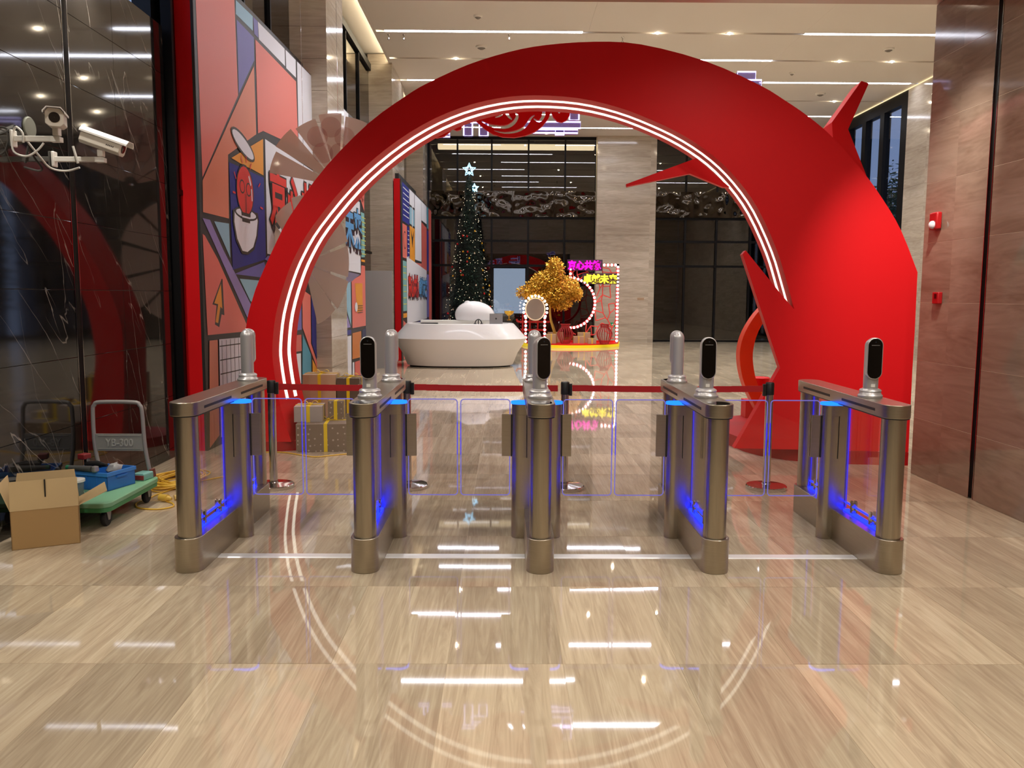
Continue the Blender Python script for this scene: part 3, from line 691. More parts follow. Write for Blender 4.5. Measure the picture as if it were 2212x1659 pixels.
def ell(c, rx, ry, n=22, rot=0): return [(c[0]+rx*cos(2*pi*k/n)*cos(rot)-ry*sin(2*pi*k/n)*sin(rot), c[1]+rx*cos(2*pi*k/n)*sin(rot)+ry*sin(2*pi*k/n)*cos(rot)) for k in range(n)]
def linep(a, c, w):
    a, c = Vector(a), Vector(c); d = (c-a).normalized(); n = Vector((-d.y, d.x))*w/2
    return [tuple(a+n), tuple(c+n), tuple(c-n), tuple(a-n)]
REG = [
    ('pink',[(0.067,4.93),(1.204,4.93),(1.236,3.861),(0.093,2.792)]),
    ('lblue',[(1.25,4.904),(1.772,5.08),(1.838,5.065),(1.827,4.743),(1.237,4.75)]),
    ('purple',[(1.855,5.071),(2.018,5.06),(2.028,4.723),(1.877,4.726)]),
    ('purple',[(1.258,4.696),(1.855,4.677),(1.85,4.413),(1.264,3.888)]),
    ('white',[(2.026,5.047),(3.154,5.025),(3.159,4.689),(2.05,4.713)]),
    ('white',[(3.197,5.02),(3.697,5.001),(3.694,4.671),(3.213,4.678)]),
    ('white',[(3.768,4.996),(5.47,4.942),(5.439,3.73),(3.759,3.695)]),
    ('white',[(5.792,4.944),(6.556,4.933),(6.534,3.664),(5.76,3.672)]),
    ('pink',[(5.533,4.935),(5.726,4.936),(5.696,3.701),(5.501,3.709)]),
    ('white',[(6.629,4.926),(7.206,4.912),(7.235,3.676),(6.609,3.666)]),
    ('pink',[(1.906,4.671),(3.689,4.619),(3.737,3.717),(2.121,3.636),(1.917,3.569)]),
    ('salmon',[(1.827,4.342),(1.845,3.545),(0.848,3.14),(0.816,2.446),(0.074,2.444),(0.09,2.76)]),
    ('white',[(2.188,3.552),(8.167,3.423),(8.16,2.042),(6.339,2.067),(2.161,2.129)]),
    ('lilac',[(0.056,2.383),(0.255,2.382),(0.615,2.092),(1.948,1.165),(1.571,1.147)]),
    ('lblue',[(0.371,2.378),(0.811,2.391),(0.822,2.017)]),
    ('lblue',[(1.103,1.793),(1.819,1.785),(1.721,1.48),(1.451,1.538)]),
    ('pink',[(0.042,2.224),(0.102,2.21),(0.442,1.986),(1.326,1.24),(1.256,1.183),(0.087,1.195)]),
    ('dark',[(0.533,1.782),(0.242,1.51),(0.359,1.496),(0.295,1.298),(0.419,1.264),(0.499,1.4),(0.581,1.388),(0.56,1.778)]),
    ('orange',[(0.507,1.727),(0.295,1.521),(0.407,1.51),(0.317,1.321),(0.391,1.309),(0.472,1.485),(0.525,1.459)]),
    ('navy',[(0.87,3.064),(2.091,3.062),(2.098,2.056),(0.884,1.887)]),
    ('purple',[(0.924,1.842),(2.021,2.019),(2.193,1.827),(1.858,1.825)]),
    ('orange',[(0.947,3.121),(2.103,3.537),(2.084,3.089),(1.636,3.102),(1.341,3.101)]),
    ('pink',[(7.334,3.917),(8.727,3.973),(8.678,3.285),(8.263,3.479),(7.946,3.496),(7.346,3.512)]),
    ('teal',[(8.246,3.243),(8.675,3.248),(8.711,2.375),(8.229,2.354)]),
    ('orange',[(8.226,2.317),(8.658,2.317),(8.654,2.27),(8.223,2.272)]),
    ('pink',[(8.241,2.199),(8.699,2.197),(8.712,0.986),(7.284,0.985),(7.266,1.88),(8.157,2.005)]),
    ('greyp',[(6.301,2.05),(8.065,2.012),(6.717,1.757),(5.713,1.76)]),
    ('lblue',[(6.313,1.734),(7.182,1.862),(7.162,1.033)]),
    ('lilac',[(5.952,1.723),(6.238,1.709),(7.119,1.009),(6.677,1.009)]),
    ('pink',[(5.478,1.742),(5.881,1.706),(6.638,1.01),(5.931,0.982),(5.479,1.326)]),
    ('navy',[(4.292,1.589),(5.433,1.588),(5.445,1.311),(5.86,0.969),(7.157,0.964),(7.151,0.877),(5.478,0.885),(5.42,0.133),(5.034,0.174),(4.262,0.869)]),
    ('pink',[(3.771,1.691),(4.238,1.604),(4.207,0.872),(5.003,0.169),(4.879,0.183),(3.751,1.13)]),
    ('purple',[(3.336,1.753),(3.72,1.691),(3.698,1.105),(3.166,1.101)]),
    ('coral',[(3.092,1.046),(3.667,1.032),(3.673,0.795),(3.073,0.809)]),
    ('white',[(3.047,0.778),(3.62,0.764),(3.609,0.324),(3.037,0.378)]),
    ('teal2',[(3.743,1.035),(4.193,0.703),(4.186,0.263),(3.66,0.319)]),
    ('orange',[(4.27,0.627),(4.626,0.408),(4.789,0.2),(4.269,0.254)]),
    ('white',[(5.51,0.868),(7.149,0.851),(7.128,0.006),(5.453,0.13)]),
    ('orange2',[(7.256,0.89),(8.1,0.898),(8.11,0.38),(7.22,0.401)]),
    ('navy2',[(8.219,0.911),(8.684,0.94),(8.638,-0.062),(8.151,-0.043)]),
    ('white',[(7.237,0.338),(7.386,0.335),(7.38,-0.038),(7.21,-0.029)]),
    ('coral',[(7.451,0.33),(8.083,0.326),(8.056,-0.052),(7.423,-0.042)]),
    ('salmon',[(0.12,1.136),(0.354,1.133),(0.318,0.112),(0.034,0.023)]),
    ('white',[(0.394,1.136),(1.25,1.118),(1.161,0.079),(0.356,0.08)]),
    ('orange',[(7.561,1.833),(8.286,1.843),(8.295,1.307),(7.739,1.263)]),
    ('lilac2',[(2.042,2.054),(2.178,2.106),(6.154,2.029),(5.645,1.743),(3.485,1.821)]),
]
ms = .025; MT = 4.93; ML = 8.62
ang = math.atan(ms)
mu = thing('mural_wall', 'tall printed board of coral, blue and white comic panels left of the arch', 'printed wall', (-3.287, 8.551, 0), -ang)
# local: y runs along the board, x towards the room, print on the plane x=0
q = MB(); q.box(-.19, 0, 0, -.03, ML, MT); q.done('board', RED, mu, smooth=False)
q = MB(); q.box(-.03, 0, 0, 0, ML, MT); q.done('face_sheet', pm('print_outline', '#2d2928', .45), mu, smooth=False)
q = MB(); q.box(-.24, .5, MT, -.12, 5.6, MT+.16); q.done('top_rail', BLACKP, mu, smooth=False)
def clampz(P): return [(min(max(a, .02), ML-.02), min(max(c, .02), MT-.015)) for a, c in P]
reg = [(k, clampz(P)) for k, P in REG]
# grid on the white pad, cracks, sparks and small marks
for k in range(7): reg.append(('line', linep((.40, 1.06-.15*k), (1.23, 1.05-.15*k), .012)))
for k in range(6): reg.append(('line', linep((.47+.13*k, 1.12), (.45+.13*k, .1), .010)))
for k in range(9): reg.append(('yel', linep((8.24, 3.15-.09*k), (8.69, 3.15-.09*k), .016)))
reg += [('dark', ell((1.345, 3.331), .41, .115, rot=-.25)), ('white', ell((1.345, 3.331), .37, .085, rot=-.25)),
        ('dark', [(.93, 2.56), (.92, 2.42), (1.0, 2.22), (1.19, 2.08), (1.40, 2.08), (1.63, 2.15), (1.77, 2.31), (1.84, 2.51), (1.80, 2.6)]),
        ('white', [(.986, 2.549), (.966, 2.428), (1.045, 2.244), (1.208, 2.115), (1.384, 2.11), (1.597, 2.18), (1.72, 2.32), (1.79, 2.503), (1.75, 2.571)]),
        ('dark', ell((1.38, 2.55), .40, .075)), ('white', ell((1.38, 2.55), .35, .05)),
        ('dark', ell((1.364, 2.814), .305, .30)), ('red', ell((1.364, 2.814), .28, .275)), ('dark', [(1.2, 2.56), (1.53, 2.56), (1.5, 2.45), (1.23, 2.45)]), ('white', [(1.22, 2.52), (1.52, 2.52), (1.51, 2.50), (1.23, 2.50)]),
        ('white', linep((1.50, 3.0), (1.57, 2.9), .035)), ('white', linep((1.585, 2.86), (1.60, 2.72), .03)), ('dark', linep((1.36, 2.56), (1.35, 2.78), .014)), ('dark', linep((1.38, 2.56), (1.40, 2.78), .014)),
        ('dark', ell((1.26, 2.85), .09, .08)), ('red', ell((1.26, 2.85), .07, .062)), ('dark', ell((1.48, 2.84), .09, .08)), ('red', ell((1.48, 2.84), .07, .062))]
for (a, c) in (((1.0, 2.98), (1.06, 2.91)), ((.94, 2.75), (1.03, 2.75)), ((1.85, 2.92), (1.92, 2.97)), ((1.9, 2.68), (2.0, 2.67)), ((1.25, 3.2), (1.3, 3.12)), ((1.6, 3.16), (1.55, 3.08)), ((1.42, 3.22), (1.43, 3.14))): reg.append(('red', linep(a, c, .022)))
reg += [('dark', ell((6.397, 1.366), .36, .24)), ('orange2', ell((6.397, 1.366), .33, .215)), ('dark', ell((6.397, 1.366), .205, .13)), ('lilac', ell((6.397, 1.366), .18, .11)),
        ('dark', ell((4.882, .99), .335, .335)), ('coral', ell((4.882, .99), .31, .31)), ('white', linep((5.0, 1.22), (5.12, 1.08), .05)), ('white', ell((5.13, .96), .035, .03)), ('dark', ell((4.7, .99), .09, .09)), ('coral', ell((4.7, .99), .07, .07)),
        ('dark', linep((4.8, .88), (5.1, .70), .016)), ('dark', ell((5.282, .48), .09, .07)), ('coral', ell((5.282, .48), .075, .056)), ('coral', ell((4.799, 1.472), .06, .1)),
        ('white', ell((7.62, 1.38), .13, .09)), ('coral', ell((8.45, 3.68), .16, .22)), ('dark', ell((8.45, 3.68), .13, .19)), ('coral', ell((8.45, 3.68), .115, .175))]
for k in range(9): reg.append(('white', linep((5.22, 1.24-.062*k), (5.33, 1.24-.062*k), .012)))
for k in range(4): reg.append(('dark', linep((7.75, 1.40-.045*k), (8.26, 1.40-.045*k), .012)))
for a, c in (((.78, 1.80), (1.10, 1.90)), ): pass
FRM = frame((0, 0, 0), (0, 1, 0), (0, 0, 1))
wall_print(mu, FRM, reg)
def mural_text(t, body, v, z, size, mk, sp, dx, bold=.03):
    for mat, dv, dz, b, off in ((pmat('shadow'), .10*size, -.13*size, bold, 0), (pmat('line'), 0, 0, bold+.022*size, .002), (pmat(mk), 0, 0, bold*.8, .004)):
        me = text_mesh(body, size, .0015, b, sp)
        mesh_obj('lettering', me, mat, t, FRM @ Matrix.Translation((v+dv, z+dz, dx+off)))
mural_text(mu, '京心共筑', 2.28, 2.58, .78, 'red', .93, .012)
mural_text(mu, '卓越未来', 5.22, 2.58, .78, 'blue', .93, .012)
# second printed board further back
m2 = thing('mural_wall', 'second, smaller printed board with red edge standing behind the white desk', 'printed wall', (-2.74, 20.5, 0), -.01)
q = MB(); q.box(-.17, 0, 0, -.02, 7.5, 4.40); q.done('board', RED, m2, smooth=False)
q = MB(); q.box(-.02, 0, 0, 0, 7.5, 4.40); q.done('face_sheet', MATS['print_outline'], m2, smooth=False)
q = MB(); q.box(-.22, .4, 4.40, -.1, 4.0, 4.58); q.done('top_rail', BLACKP, m2, smooth=False)
r2 = [('navy', [(.25, 4.1), (1.7, 4.1), (1.7, 3.25), (.25, 3.25)]), ('pink', [(.25, 3.2), (1.15, 3.2), (1.15, 2.45), (.25, 2.45)]), ('navy', [(1.2, 3.2), (1.7, 3.2), (1.7, 2.35), (1.2, 2.35)]), ('white', [(1.75, 4.1), (2.9, 4.1), (2.9, 3.75), (1.75, 3.75)]),
      ('lblue', [(1.75, 3.7), (2.9, 3.7), (2.9, 3.3), (1.75, 3.3)]), ('orange', [(1.75, 3.25), (2.95, 3.25), (2.95, 2.35), (1.75, 2.45)]), ('white', [(3.0, 4.1), (4.7, 4.1), (4.7, 2.5), (3.0, 2.5)]), ('pink', [(1.75, 2.4), (4.7, 2.45), (4.7, 2.25), (1.75, 2.3)]),
      ('white', [(4.75, 4.1), (6.3, 4.1), (6.3, 3.6), (4.75, 3.6)]), ('coral', [(4.75, 3.55), (6.3, 3.5), (6.3, 2.2), (4.75, 2.2)]), ('teal2', [(6.35, 4.1), (6.9, 4.1), (6.9, 3.5), (6.35, 3.5)]), ('navy', [(6.35, 3.45), (6.9, 3.45), (6.9, 2.3), (6.35, 2.3)]), ('coral', [(6.95, 4.1), (7.85, 4.1), (7.85, .5), (6.95, .5)]),
      ('teal', [(.25, 2.38), (1.0, 2.38), (1.0, 1.25), (.25, 1.25)]), ('white', [(1.05, 2.5), (6.2, 2.3), (6.2, .95), (1.05, .95)]), ('greyp', [(1.05, .93), (2.0, .93), (2.8, .62), (2.4, .62)]), ('navy', [(2.05, .93), (6.9, .93), (6.9, .55), (2.9, .6)]), ('purple', [(6.25, 2.2), (6.9, 2.2), (6.9, .98), (6.25, .98)]),
      ('orange', [(.25, 1.2), (1.0, 1.2), (1.0, 1.1), (.25, 1.1)]), ('pink', [(.25, 1.05), (1.9, .8), (1.9, .1), (.25, .1)]), ('lblue', [(2.0, .8), (2.6, .58), (3.2, .1), (2.0, .1)]), ('coral', [(3.25, .55), (4.1, .55), (4.1, .1), (3.25, .1)]), ('navy', [(4.15, .55), (4.9, .55), (4.9, .1), (4.15, .1)]), ('white', [(4.95, .52), (6.1, .52), (6.1, .1), (4.95, .1)]), ('purple', [(6.15, .5), (7.8, .5), (7.8, .1), (6.15, .1)]),
      ('dark', [(1.95, 3.2), (2.35, 2.75), (2.75, 3.2), (2.35, 3.0)]), ('white', [(2.25, 3.75), (2.45, 3.75), (2.45, 3.3), (2.35, 3.2), (2.25, 3.3)])]
for k in range(6): r2.append(('white', linep((.4, 4.0-.12*k), (1.6, 4.0-.12*k), .02)))
for k in range(7): r2.append(('white', linep((1.3, 3.1-.1*k), (1.6, 3.1-.1*k), .02)))
for k in range(7): r2.append(('yel', linep((.3, 2.25-.14*k), (.95, 2.25-.14*k), .02)))
r2 += [('dark', ell((.7, 2.85), .28, .2)), ('pink', ell((.7, 2.85), .25, .175)), ('dark', ell((3.65, .33), .3, .17)), ('orange2', ell((3.65, .33), .25, .14))]
wall_print(m2, FRM, [(k, [(v*.945, max(.02, 1.62+(z-1.62)*1.105)) for v, z in P]) for k, P in r2])
mural_text(m2, '京心共筑', 1.2, 1.62, .62, 'red', .88, .012)
mural_text(m2, '卓越未来', 3.68, 1.62, .58, 'blue', .88, .012)
gp = thing('partition_panel', 'plain grey partition panel between the two printed boards', 'partition', (-3.0, 18.4, 0))
q = MB(); q.box(-.33, 0, 0, .31, .05, 2.14); q.done('panel', pm('panel_grey', '#a3a4a4', .5), gp, smooth=False)
q = MB(); q.box(-.33, .05, 0, .31, .35, .06); q.done('foot', BLACKP, gp, smooth=False)

# ================================================================== ACRYLIC FANS
def fan(loc, rz, label, r, a0, a1, n, flower=None, r_in=.1):
    t = thing('acrylic_fan', label, 'decoration', loc, rz, 'beige acrylic fans')
    for k in range(n):
        f0 = math.radians(a0+(a1-a0)*k/n+1.6); f1 = math.radians(a0+(a1-a0)*(k+1)/n-1.6); rr = r*(1 if k % 2 else .965)
        P = [(r_in*cos(f0), r_in*sin(f0))]+[(rr*cos(f0+(f1-f0)*j/5), rr*sin(f0+(f1-f0)*j/5)) for j in range(6)]+[(r_in*cos(f1), r_in*sin(f1))]
        q = MB(); q.prism(P, 'y', -.012*(k % 2), -.012*(k % 2)+.005)
        q.done('fan_blade', ACRYL, t, smooth=False)
    if flower:
        fx, fz, fr_ = flower
        for k in range(5):
            a = pi/2+2*pi*k/5; q = MB(); q.prism(ell((fx+fr_*cos(a), fz+fr_*sin(a)), fr_*.72, fr_*.72), 'y', -.026-.001*k, -.022-.001*k); q.done('petal', ACRYP, t)
    q = MB(); q.tube([(0, .03, 0), (0, .03, VZ+3-loc[2])], .0022, 5); q.tube([(0, -.02, 0), (0, .04, 0)], .012, 8); q.done('hanging_wire', CHROME, t)
    return t
fan((-2.24, 10.35, 2.93), .12, 'beige translucent fan hanging over the left shoulder of the arch', .86, 20, 172, 7, (-.08, .52, .17))
fan((-2.78, 10.75, 2.02), -.62, 'beige translucent fan hanging lower, seen through the left of the arch', .84, -75, 195, 9)
# ================================================================== GIFT BOXES
WRAPS = [pm('wrap_taupe', '#8a7863', .55), pm('wrap_grey', '#a79d94', .5), pm('wrap_beige', '#c0a585', .5)]
def spotted(name, base, dotc, sc):
    m = pm(name, base, .55); t = NT(m); tc = t.n('ShaderNodeTexCoord'); v = t.n('ShaderNodeTexVoronoi'); v.inputs['Scale'].default_value = sc; v.inputs['Randomness'].default_value = .35; t.l(tc.outputs['Object'], v.inputs['Vector'])
    k = t.math('LESS_THAN', v.outputs['Distance'], .17); t.l(t.mix(k, lin(base), lin(dotc)), t.b.inputs['Base Color']); return m
WR = {'dark': spotted('dotted_brown_wrap', '#5e4f41', '#b5a596', 17), 'taupe': spotted('dotted_taupe_wrap', '#7e6d5a', '#b3a493', 17), 'grey': WRAPS[1], 'beige': WRAPS[2]}
RIB = pm('yellow_ribbon', '#e8c81e', .4)
def gift(x, y, z, w, d, h, rz, wrap, label, bow=True):
    t = thing('gift_box', label, 'gift box', (x, y, z), rz, 'gift boxes by the left foot of the arch')
    q = MB(); q.box(-w/2, -d/2, 0, w/2, d/2, h); q.done('box', WR[wrap], t, smooth=False, bev=.003)
    e = .002; rw = .018
    q = MB()
    for (a, c, f, g) in ((-rw, rw, -d/2-e, d/2+e), ): q.box(a, f, 0, c, -d/2, h+e); q.box(a, d/2, 0, c, g, h+e); q.box(a, f, h, c, g, h+e)
    q.box(-w/2-e, -rw, 0, -w/2, rw, h+e); q.box(w/2, -rw, 0, w/2+e, rw, h+e); q.box(-w/2-e, -rw, h, w/2+e, rw, h+e*1.5)
    q.done('ribbon', RIB, t, smooth=False)
    if bow:
        for s in (-1, 1):
            q = MB(); P = smooth_pts([(0, 0, h+.005), (s*.05, .01, h+.045), (s*.085, .012, h+.02), (s*.05, -.008, h+.006), (0, 0, h+.008)], 4)
            A = [[q.bm.verts.new((p.x, p.y+o, p.z)) for o in (-.014, .014)] for p in P]
            for X, Y in zip(A, A[1:]): q.bm.faces.new((X[0], X[1], Y[1], Y[0]))
            q.bm.normal_update(); w_ = q.done('bow_loop', RIB, t); w_.modifiers.new('thick', 'SOLIDIFY').thickness = .003
        q = MB(); q.ball((0, 0, h+.012), .014); q.done('bow_knot', RIB, t)
    return t
gift(-2.09, 8.80, 0, .60, .56, .29, .10, 'taupe', 'largest gift box, dotted taupe paper, lowest of the front stack')
gift(-2.28, 8.79, .29, .29, .30, .165, .10, 'grey', 'grey patterned gift box with a yellow bow, on top of the largest box')
gift(-2.02, 8.92, .29, .16, .22, .20, .06, 'taupe', 'narrow upright taupe gift box on the right of the grey one', False)
gift(-2.36, 9.75, 0, .38, .36, .70, .05, 'beige', 'tall beige gift box at the back left with yellow ribbon')
gift(-2.02, 9.75, 0, .26, .36, .66, 0, 'dark', 'dark brown dotted gift box at the back right')
gift(-1.62, 9.35, 0, .20, .22, .30, .1, 'grey', 'small pale gift box beside the stack, nearest the second turnstile', False)
# ================================================================== HALL DESK
dk = thing('reception_desk', 'large white oval reception desk with sloping faceted sides', 'desk', (-1.25, 19.35, 0))
def superell(rx, ry, z, n=64, e=2.6): return [(rx*abs(cos(2*pi*k/n))**(2/e)*(1 if cos(2*pi*k/n) >= 0 else -1), ry*abs(sin(2*pi*k/n))**(2/e)*(1 if sin(2*pi*k/n) >= 0 else -1), z) for k in range(n)]
def loft(q, rings, cap0=True, cap1=True):
    V = [[q.bm.verts.new(p) for p in r] for r in rings]
    for A, B in zip(V, V[1:]):
        for k in range(len(A)): q.bm.faces.new((A[k], A[(k+1) % len(A)], B[(k+1) % len(A)], B[k]))
    if cap0: q.bm.faces.new(V[0])
    if cap1: q.bm.faces.new(V[-1])
q = MB(); loft(q, [superell(1.22, .80, .035), superell(1.33, .86, .3), superell(1.52, .95, .60), superell(1.535, .96, .64), superell(1.51, .945, .67), superell(1.24, .78, .965), superell(1.22, .76, .975), superell(1.12, .68, .975), superell(1.11, .67, .75)])
q.done('body', pm('desk_white', '#e3e0dd', .28, coat=.2), dk, angle=22)
q = MB(); loft(q, [superell(1.16, .75, 0), superell(1.16, .75, .035)]); q.done('plinth', BLACKP, dk)
q = MB(); q.box(-.95, .30, .75, .85, .60, 1.03); q.done('counter', WHITEP, dk, smooth=False, bev=.01)
sp = thing('white_sculpture', 'smooth white glossy dome-shaped sculpture behind the desk counter', 'sculpture', (-.93, 19.80, 1.03))
q = MB(); q.ball((0, 0, .12), .47, 28, 18, (1, .62, .70)); 
for v in q.bm.verts: v.co.z = max(v.co.z, 0); v.co.z *= 1-.12*v.co.x
q.done('body', WHITEG, sp)
q = MB(); q.ball((-.17, -.02, .40), .075, 14, 10, (1.1, .8, .8)); q.done('knob', WHITEG, sp)
im = thing('desktop_computer', 'silver desktop computer seen from behind on the desk', 'computer', (-.42, 19.15, .75), pi)
q = MB(); q.prism(rrect(-.15, .2, .15, .45, .012), 'y', -.02, 0); q.done('screen_back', pm('alu_silver', '#b9bbbd', .3, .6), im)
q = MB(); q.prism([(-.05, 0), (.05, 0), (.04, .22), (-.04, .22)], 'y', .03, .04); q.box(-.08, -.06, 0, .08, .08, .008); q.done('stand', MATS['alu_silver'], im, smooth=False)
q = MB(); q.prism(ell((0, .335), .018, .02, 14), 'y', .0005, .002); q.prism(linep((.002, .356), (.010, .368), .006), 'y', .0005, .002); q.done('fruit_logo', pm('logo_dark', '#26282b', .3), im, smooth=False)
hp = thing('headphones', 'black headphones standing on the desk rim', 'headphones', (-.82, 19.0, .75), .5)
q = MB(); q.tube([(.085*cos(k*pi/12), 0, .22+.10*sin(k*pi/12)) for k in range(13)], .012, 8); q.done('headband', BLACKP, hp)
for s in (-1, 1):
    q = MB(); q.lathe([(.02, -.025), (.045, -.02), (.048, .02), (.03, .025)], n=16); q.done('ear_cup', BLACKP, hp, xf=Matrix.Translation((s*.085, 0, .19)) @ Matrix.Rotation(pi/2, 4, 'Y'))
q = MB(); q.lathe([(.05, 0), (.05, .01), (.01, .015), (.01, .31)], n=14); q.done('stand', BLACKP, hp)
q = MB(); q.prism(ell((0, 0), .2, .12, 18), 'z', 0, .235); tag(q.done('document_tray', BLACKP), 'flat black tray on the left of the white desk', 'tray').location = (-1.95, 19.2, .75)
go = thing('gold_ornament', 'small gold bowl ornament on a stem right of the computer', 'ornament', (.06, 20.2, 1.05))
go.location = (-.12, 19.8, 1.03)
q = MB(); q.lathe([(.05, 0), (.05, .01), (.015, .03), (.015, .1), (.10, .16), (.12, .22), (.10, .22), (.02, .15)], n=16, cap=False); q.done('bowl', pm('gold', '#d8a63a', .25, .9), go)

# ================================================================== CHRISTMAS TREE
xt = thing('christmas_tree', 'tall dark green christmas tree with fairy lights behind the white desk', 'christmas tree', (-1.31, 25.6, 0))
PR = [(.0, .30), (.88, .25), (.85, .6), (.76, .95), (.60, 1.86), (.46, 2.7), (.34, 3.5), (.20, 4.35), (.15, 4.9), (.06, 5.2)]
def prof(z):
    for (r0, z0), (r1, z1) in zip(PR[1:], PR[2:]):
        if z0 <= z <= z1: return r0+(r1-r0)*(z-z0)/(z1-z0)
    return .06
q = MB(); rr = random.Random(3); verts = []; faces = []
for k in range(9000):
    z = .25+4.95*(1-rr.random()**.62); z = min(z, 5.18)
    a = rr.uniform(0, 2*pi); r = prof(z)*(.72+.34*rr.random()*(1 if int(z*6) % 2 else .86))
    p = Vector((r*cos(a), r*sin(a), z)); o_ = Vector((cos(a), sin(a), rr.uniform(-.55, .25))); o_ += Vector((rr.uniform(-.5, .5), rr.uniform(-.5, .5), rr.uniform(-.2, .2))); o_.normalize()
    s_ = o_.cross(Vector((0, 0, 1))).normalized()*rr.uniform(.012, .022); ln = rr.uniform(.07, .13)*(.6+.4*min(1, r/.5)); n = len(verts)
    verts += [tuple(p-s_), tuple(p+s_), tuple(p+o_*ln)]; faces.append((n, n+1, n+2))
me = bpy.data.meshes.new('foliage'); me.from_pydata(verts, [], faces)
o = mesh_obj('foliage', me, pm('fir_green', '#123321', .6), xt); o['kind'] = 'stuff'
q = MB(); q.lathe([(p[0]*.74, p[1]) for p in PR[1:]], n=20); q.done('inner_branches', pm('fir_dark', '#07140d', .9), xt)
q = MB(); q.lathe([(.09, .0), (.07, .4)], n=12); q.done('trunk', pm('bark', '#3a2a1d', .8), xt)
q = MB()
for k in range(210):
    z = .35+4.5*(1-rr.random()**.75); a = rr.uniform(-pi, 0); r = prof(z)*1.03
    c = Vector((r*cos(a), r*sin(a), z)); bmesh.ops.create_icosphere(q.bm, subdivisions=1, radius=.0085, matrix=Matrix.Translation(c))
o = q.done('fairy_lights', FAIRY, xt); o['kind'] = 'stuff'
def star(t, c, R1, name):
    P = [(c[0]+(R1 if k % 2 == 0 else R1*.45)*cos(pi/2+k*pi/5), c[1], c[2]+(R1 if k % 2 == 0 else R1*.45)*sin(pi/2+k*pi/5)) for k in range(10)]
    q = MB(); q.tube(P, .014, 6, True); q.tube([((p[0]-c[0])*.62+c[0], p[1]-.02, (p[2]-c[2])*.62+c[2]) for p in P], .010, 6, True); q.tube([(c[0], c[1]+.01, c[2]-R1*.45), (c[0], c[1]+.01, c[2]-R1*.9)], .008, 5); return q.done(name, BLUN, t)
star(xt, (0, 0, 5.36), .2, 'star'); star(xt, (.16, -.05, 4.82), .13, 'star')
BALLM = {'gold': pm('bauble_gold', '#d6a83c', .22, .9), 'silver': pm('bauble_silver', '#cfc8bb', .2, .9), 'red': pm('bauble_red', '#b3141a', .2, .5)}
for k in range(44):
    z = .5+3.2*(1-rr.random()**.8); a = rr.uniform(-pi+.15, -.15); r = prof(z)*1.06; kd = rr.choice(['gold', 'gold', 'silver', 'red'])
    q = MB(); q.ball((0, 0, 0), .032, 10, 8); q.mi = 1; q.lathe([(.009, .028), (.009, .042)], n=8)
    o = q.done('bauble', [BALLM[kd], BALLM['gold']], None); o.location = (-1.31+r*cos(a), 25.6+r*sin(a), z)
    tag(o, 'small %s bauble hanging on the christmas tree' % kd, 'bauble', '%s baubles on the christmas tree' % kd)
# ================================================================== LIT DISPLAY
dp = thing('display_platform', 'low rounded red platform with glowing gold rim under the neon display', 'platform', (1.95, 27.0, 0))
PL = [(.36, 27.5), (.42, 26.9), (.62, 26.5), (1.1, 26.0), (1.8, 25.8), (2.5, 25.95), (3.1, 26.35), (3.45, 26.85), (3.5, 27.5), (3.4, 28.3), (.5, 28.3)]
PLs = [(p.x-1.95, p.y-27.0) for p in smooth_pts([(a, c, 0) for a, c in PL+PL[:1]], 3)][:-1]
q = MB(); q.prism(PLs, 'z', 0, .085); q.done('rim', pm('gold_rim', '#d8b81c', .3, .2, emit='#ffe020', es=.5), dp)
q = MB(); q.prism([(a*.985, c*.985) for a, c in PLs], 'z', .085, .115); q.done('top', RED, dp)
PZ = .115
df = thing('neon_display_frame', 'red lattice display frame with moon-gate ring, white bulbs and neon lettering', 'display', (1.9, 27.05, PZ))
BR = pm('red_frame', '#d8201c', .45)
rc = (-.02, 1.265); rR = .80
q = MB()
for (x0, z0, x1, z1) in ((1.46, 0, 1.54, 2.52), (-.06, 2.45, 1.54, 2.52), (-.06, 2.05, .02, 2.52), (-.06, 0, 1.54, .06)): q.box(x0, -.05, z0, x1, .05, z1)
q.done('frame_bar', BR, df, smooth=False)
q = MB(); n = 44; q.tube([(rc[0]+rR*cos(-pi/2+pi*k/n), 0, rc[1]+rR*sin(-pi/2+pi*k/n)) for k in range(n+1)], .045, 10); q.done('moon_ring', BR, df)
rr = random.Random(11); q = MB(); G = {}
for i in range(8):
    for j in range(11): G[i, j] = (.02+i*.21+rr.uniform(-.085, .085), .06+j*.24+rr.uniform(-.095, .095))
def okp(p): return (p[0]-rc[0])**2+(p[1]-rc[1])**2 > (rR-.02)**2 and -.05 < p[0] < 1.52 and .03 < p[1] < 2.5
for (i, j), p in G.items():
    for d in ((1, 0), (0, 1), (1, 1)):
        t2 = (i+d[0], j+d[1])
        if t2 in G and rr.random() < (.62 if d != (1, 1) else .3):
            c = G[t2]
            if okp(p) and okp(c): q.tube([(p[0], 0, p[1]), (c[0], 0, c[1])], .017, 5)
q.done('lattice', pm('coral_lattice', '#e2463c', .5), df)['kind'] = 'stuff'
bs = [(1.50, .06+k*.118) for k in range(21)]+[(1.42, 2.485), (1.30, 2.485), (1.18, 2.485), (1.06, 2.485), (-.02, 2.34), (-.02, 2.2), (-.02, 2.08), (.1, 2.07)]
bs += [(rc[0]+rR*cos(f), rc[1]+rR*sin(f)) for f in [(-pi/2+.02)+k*.148 for k in range(20)]]
bm_ = None
def bulb(t, x, y, z):
    global bm_
    if bm_ is None:
        q = MB(); q.ball((0, 0, 0), .041, 10, 8); o = q.done('bulb', BULB, t); bm_ = o.data
    else:
        o = bpy.data.objects.new('bulb', bm_); COL.objects.link(o); o.parent = t
    o.location = (x, y, z)
for (x, z) in bs: bulb(df, x, -.085, z)
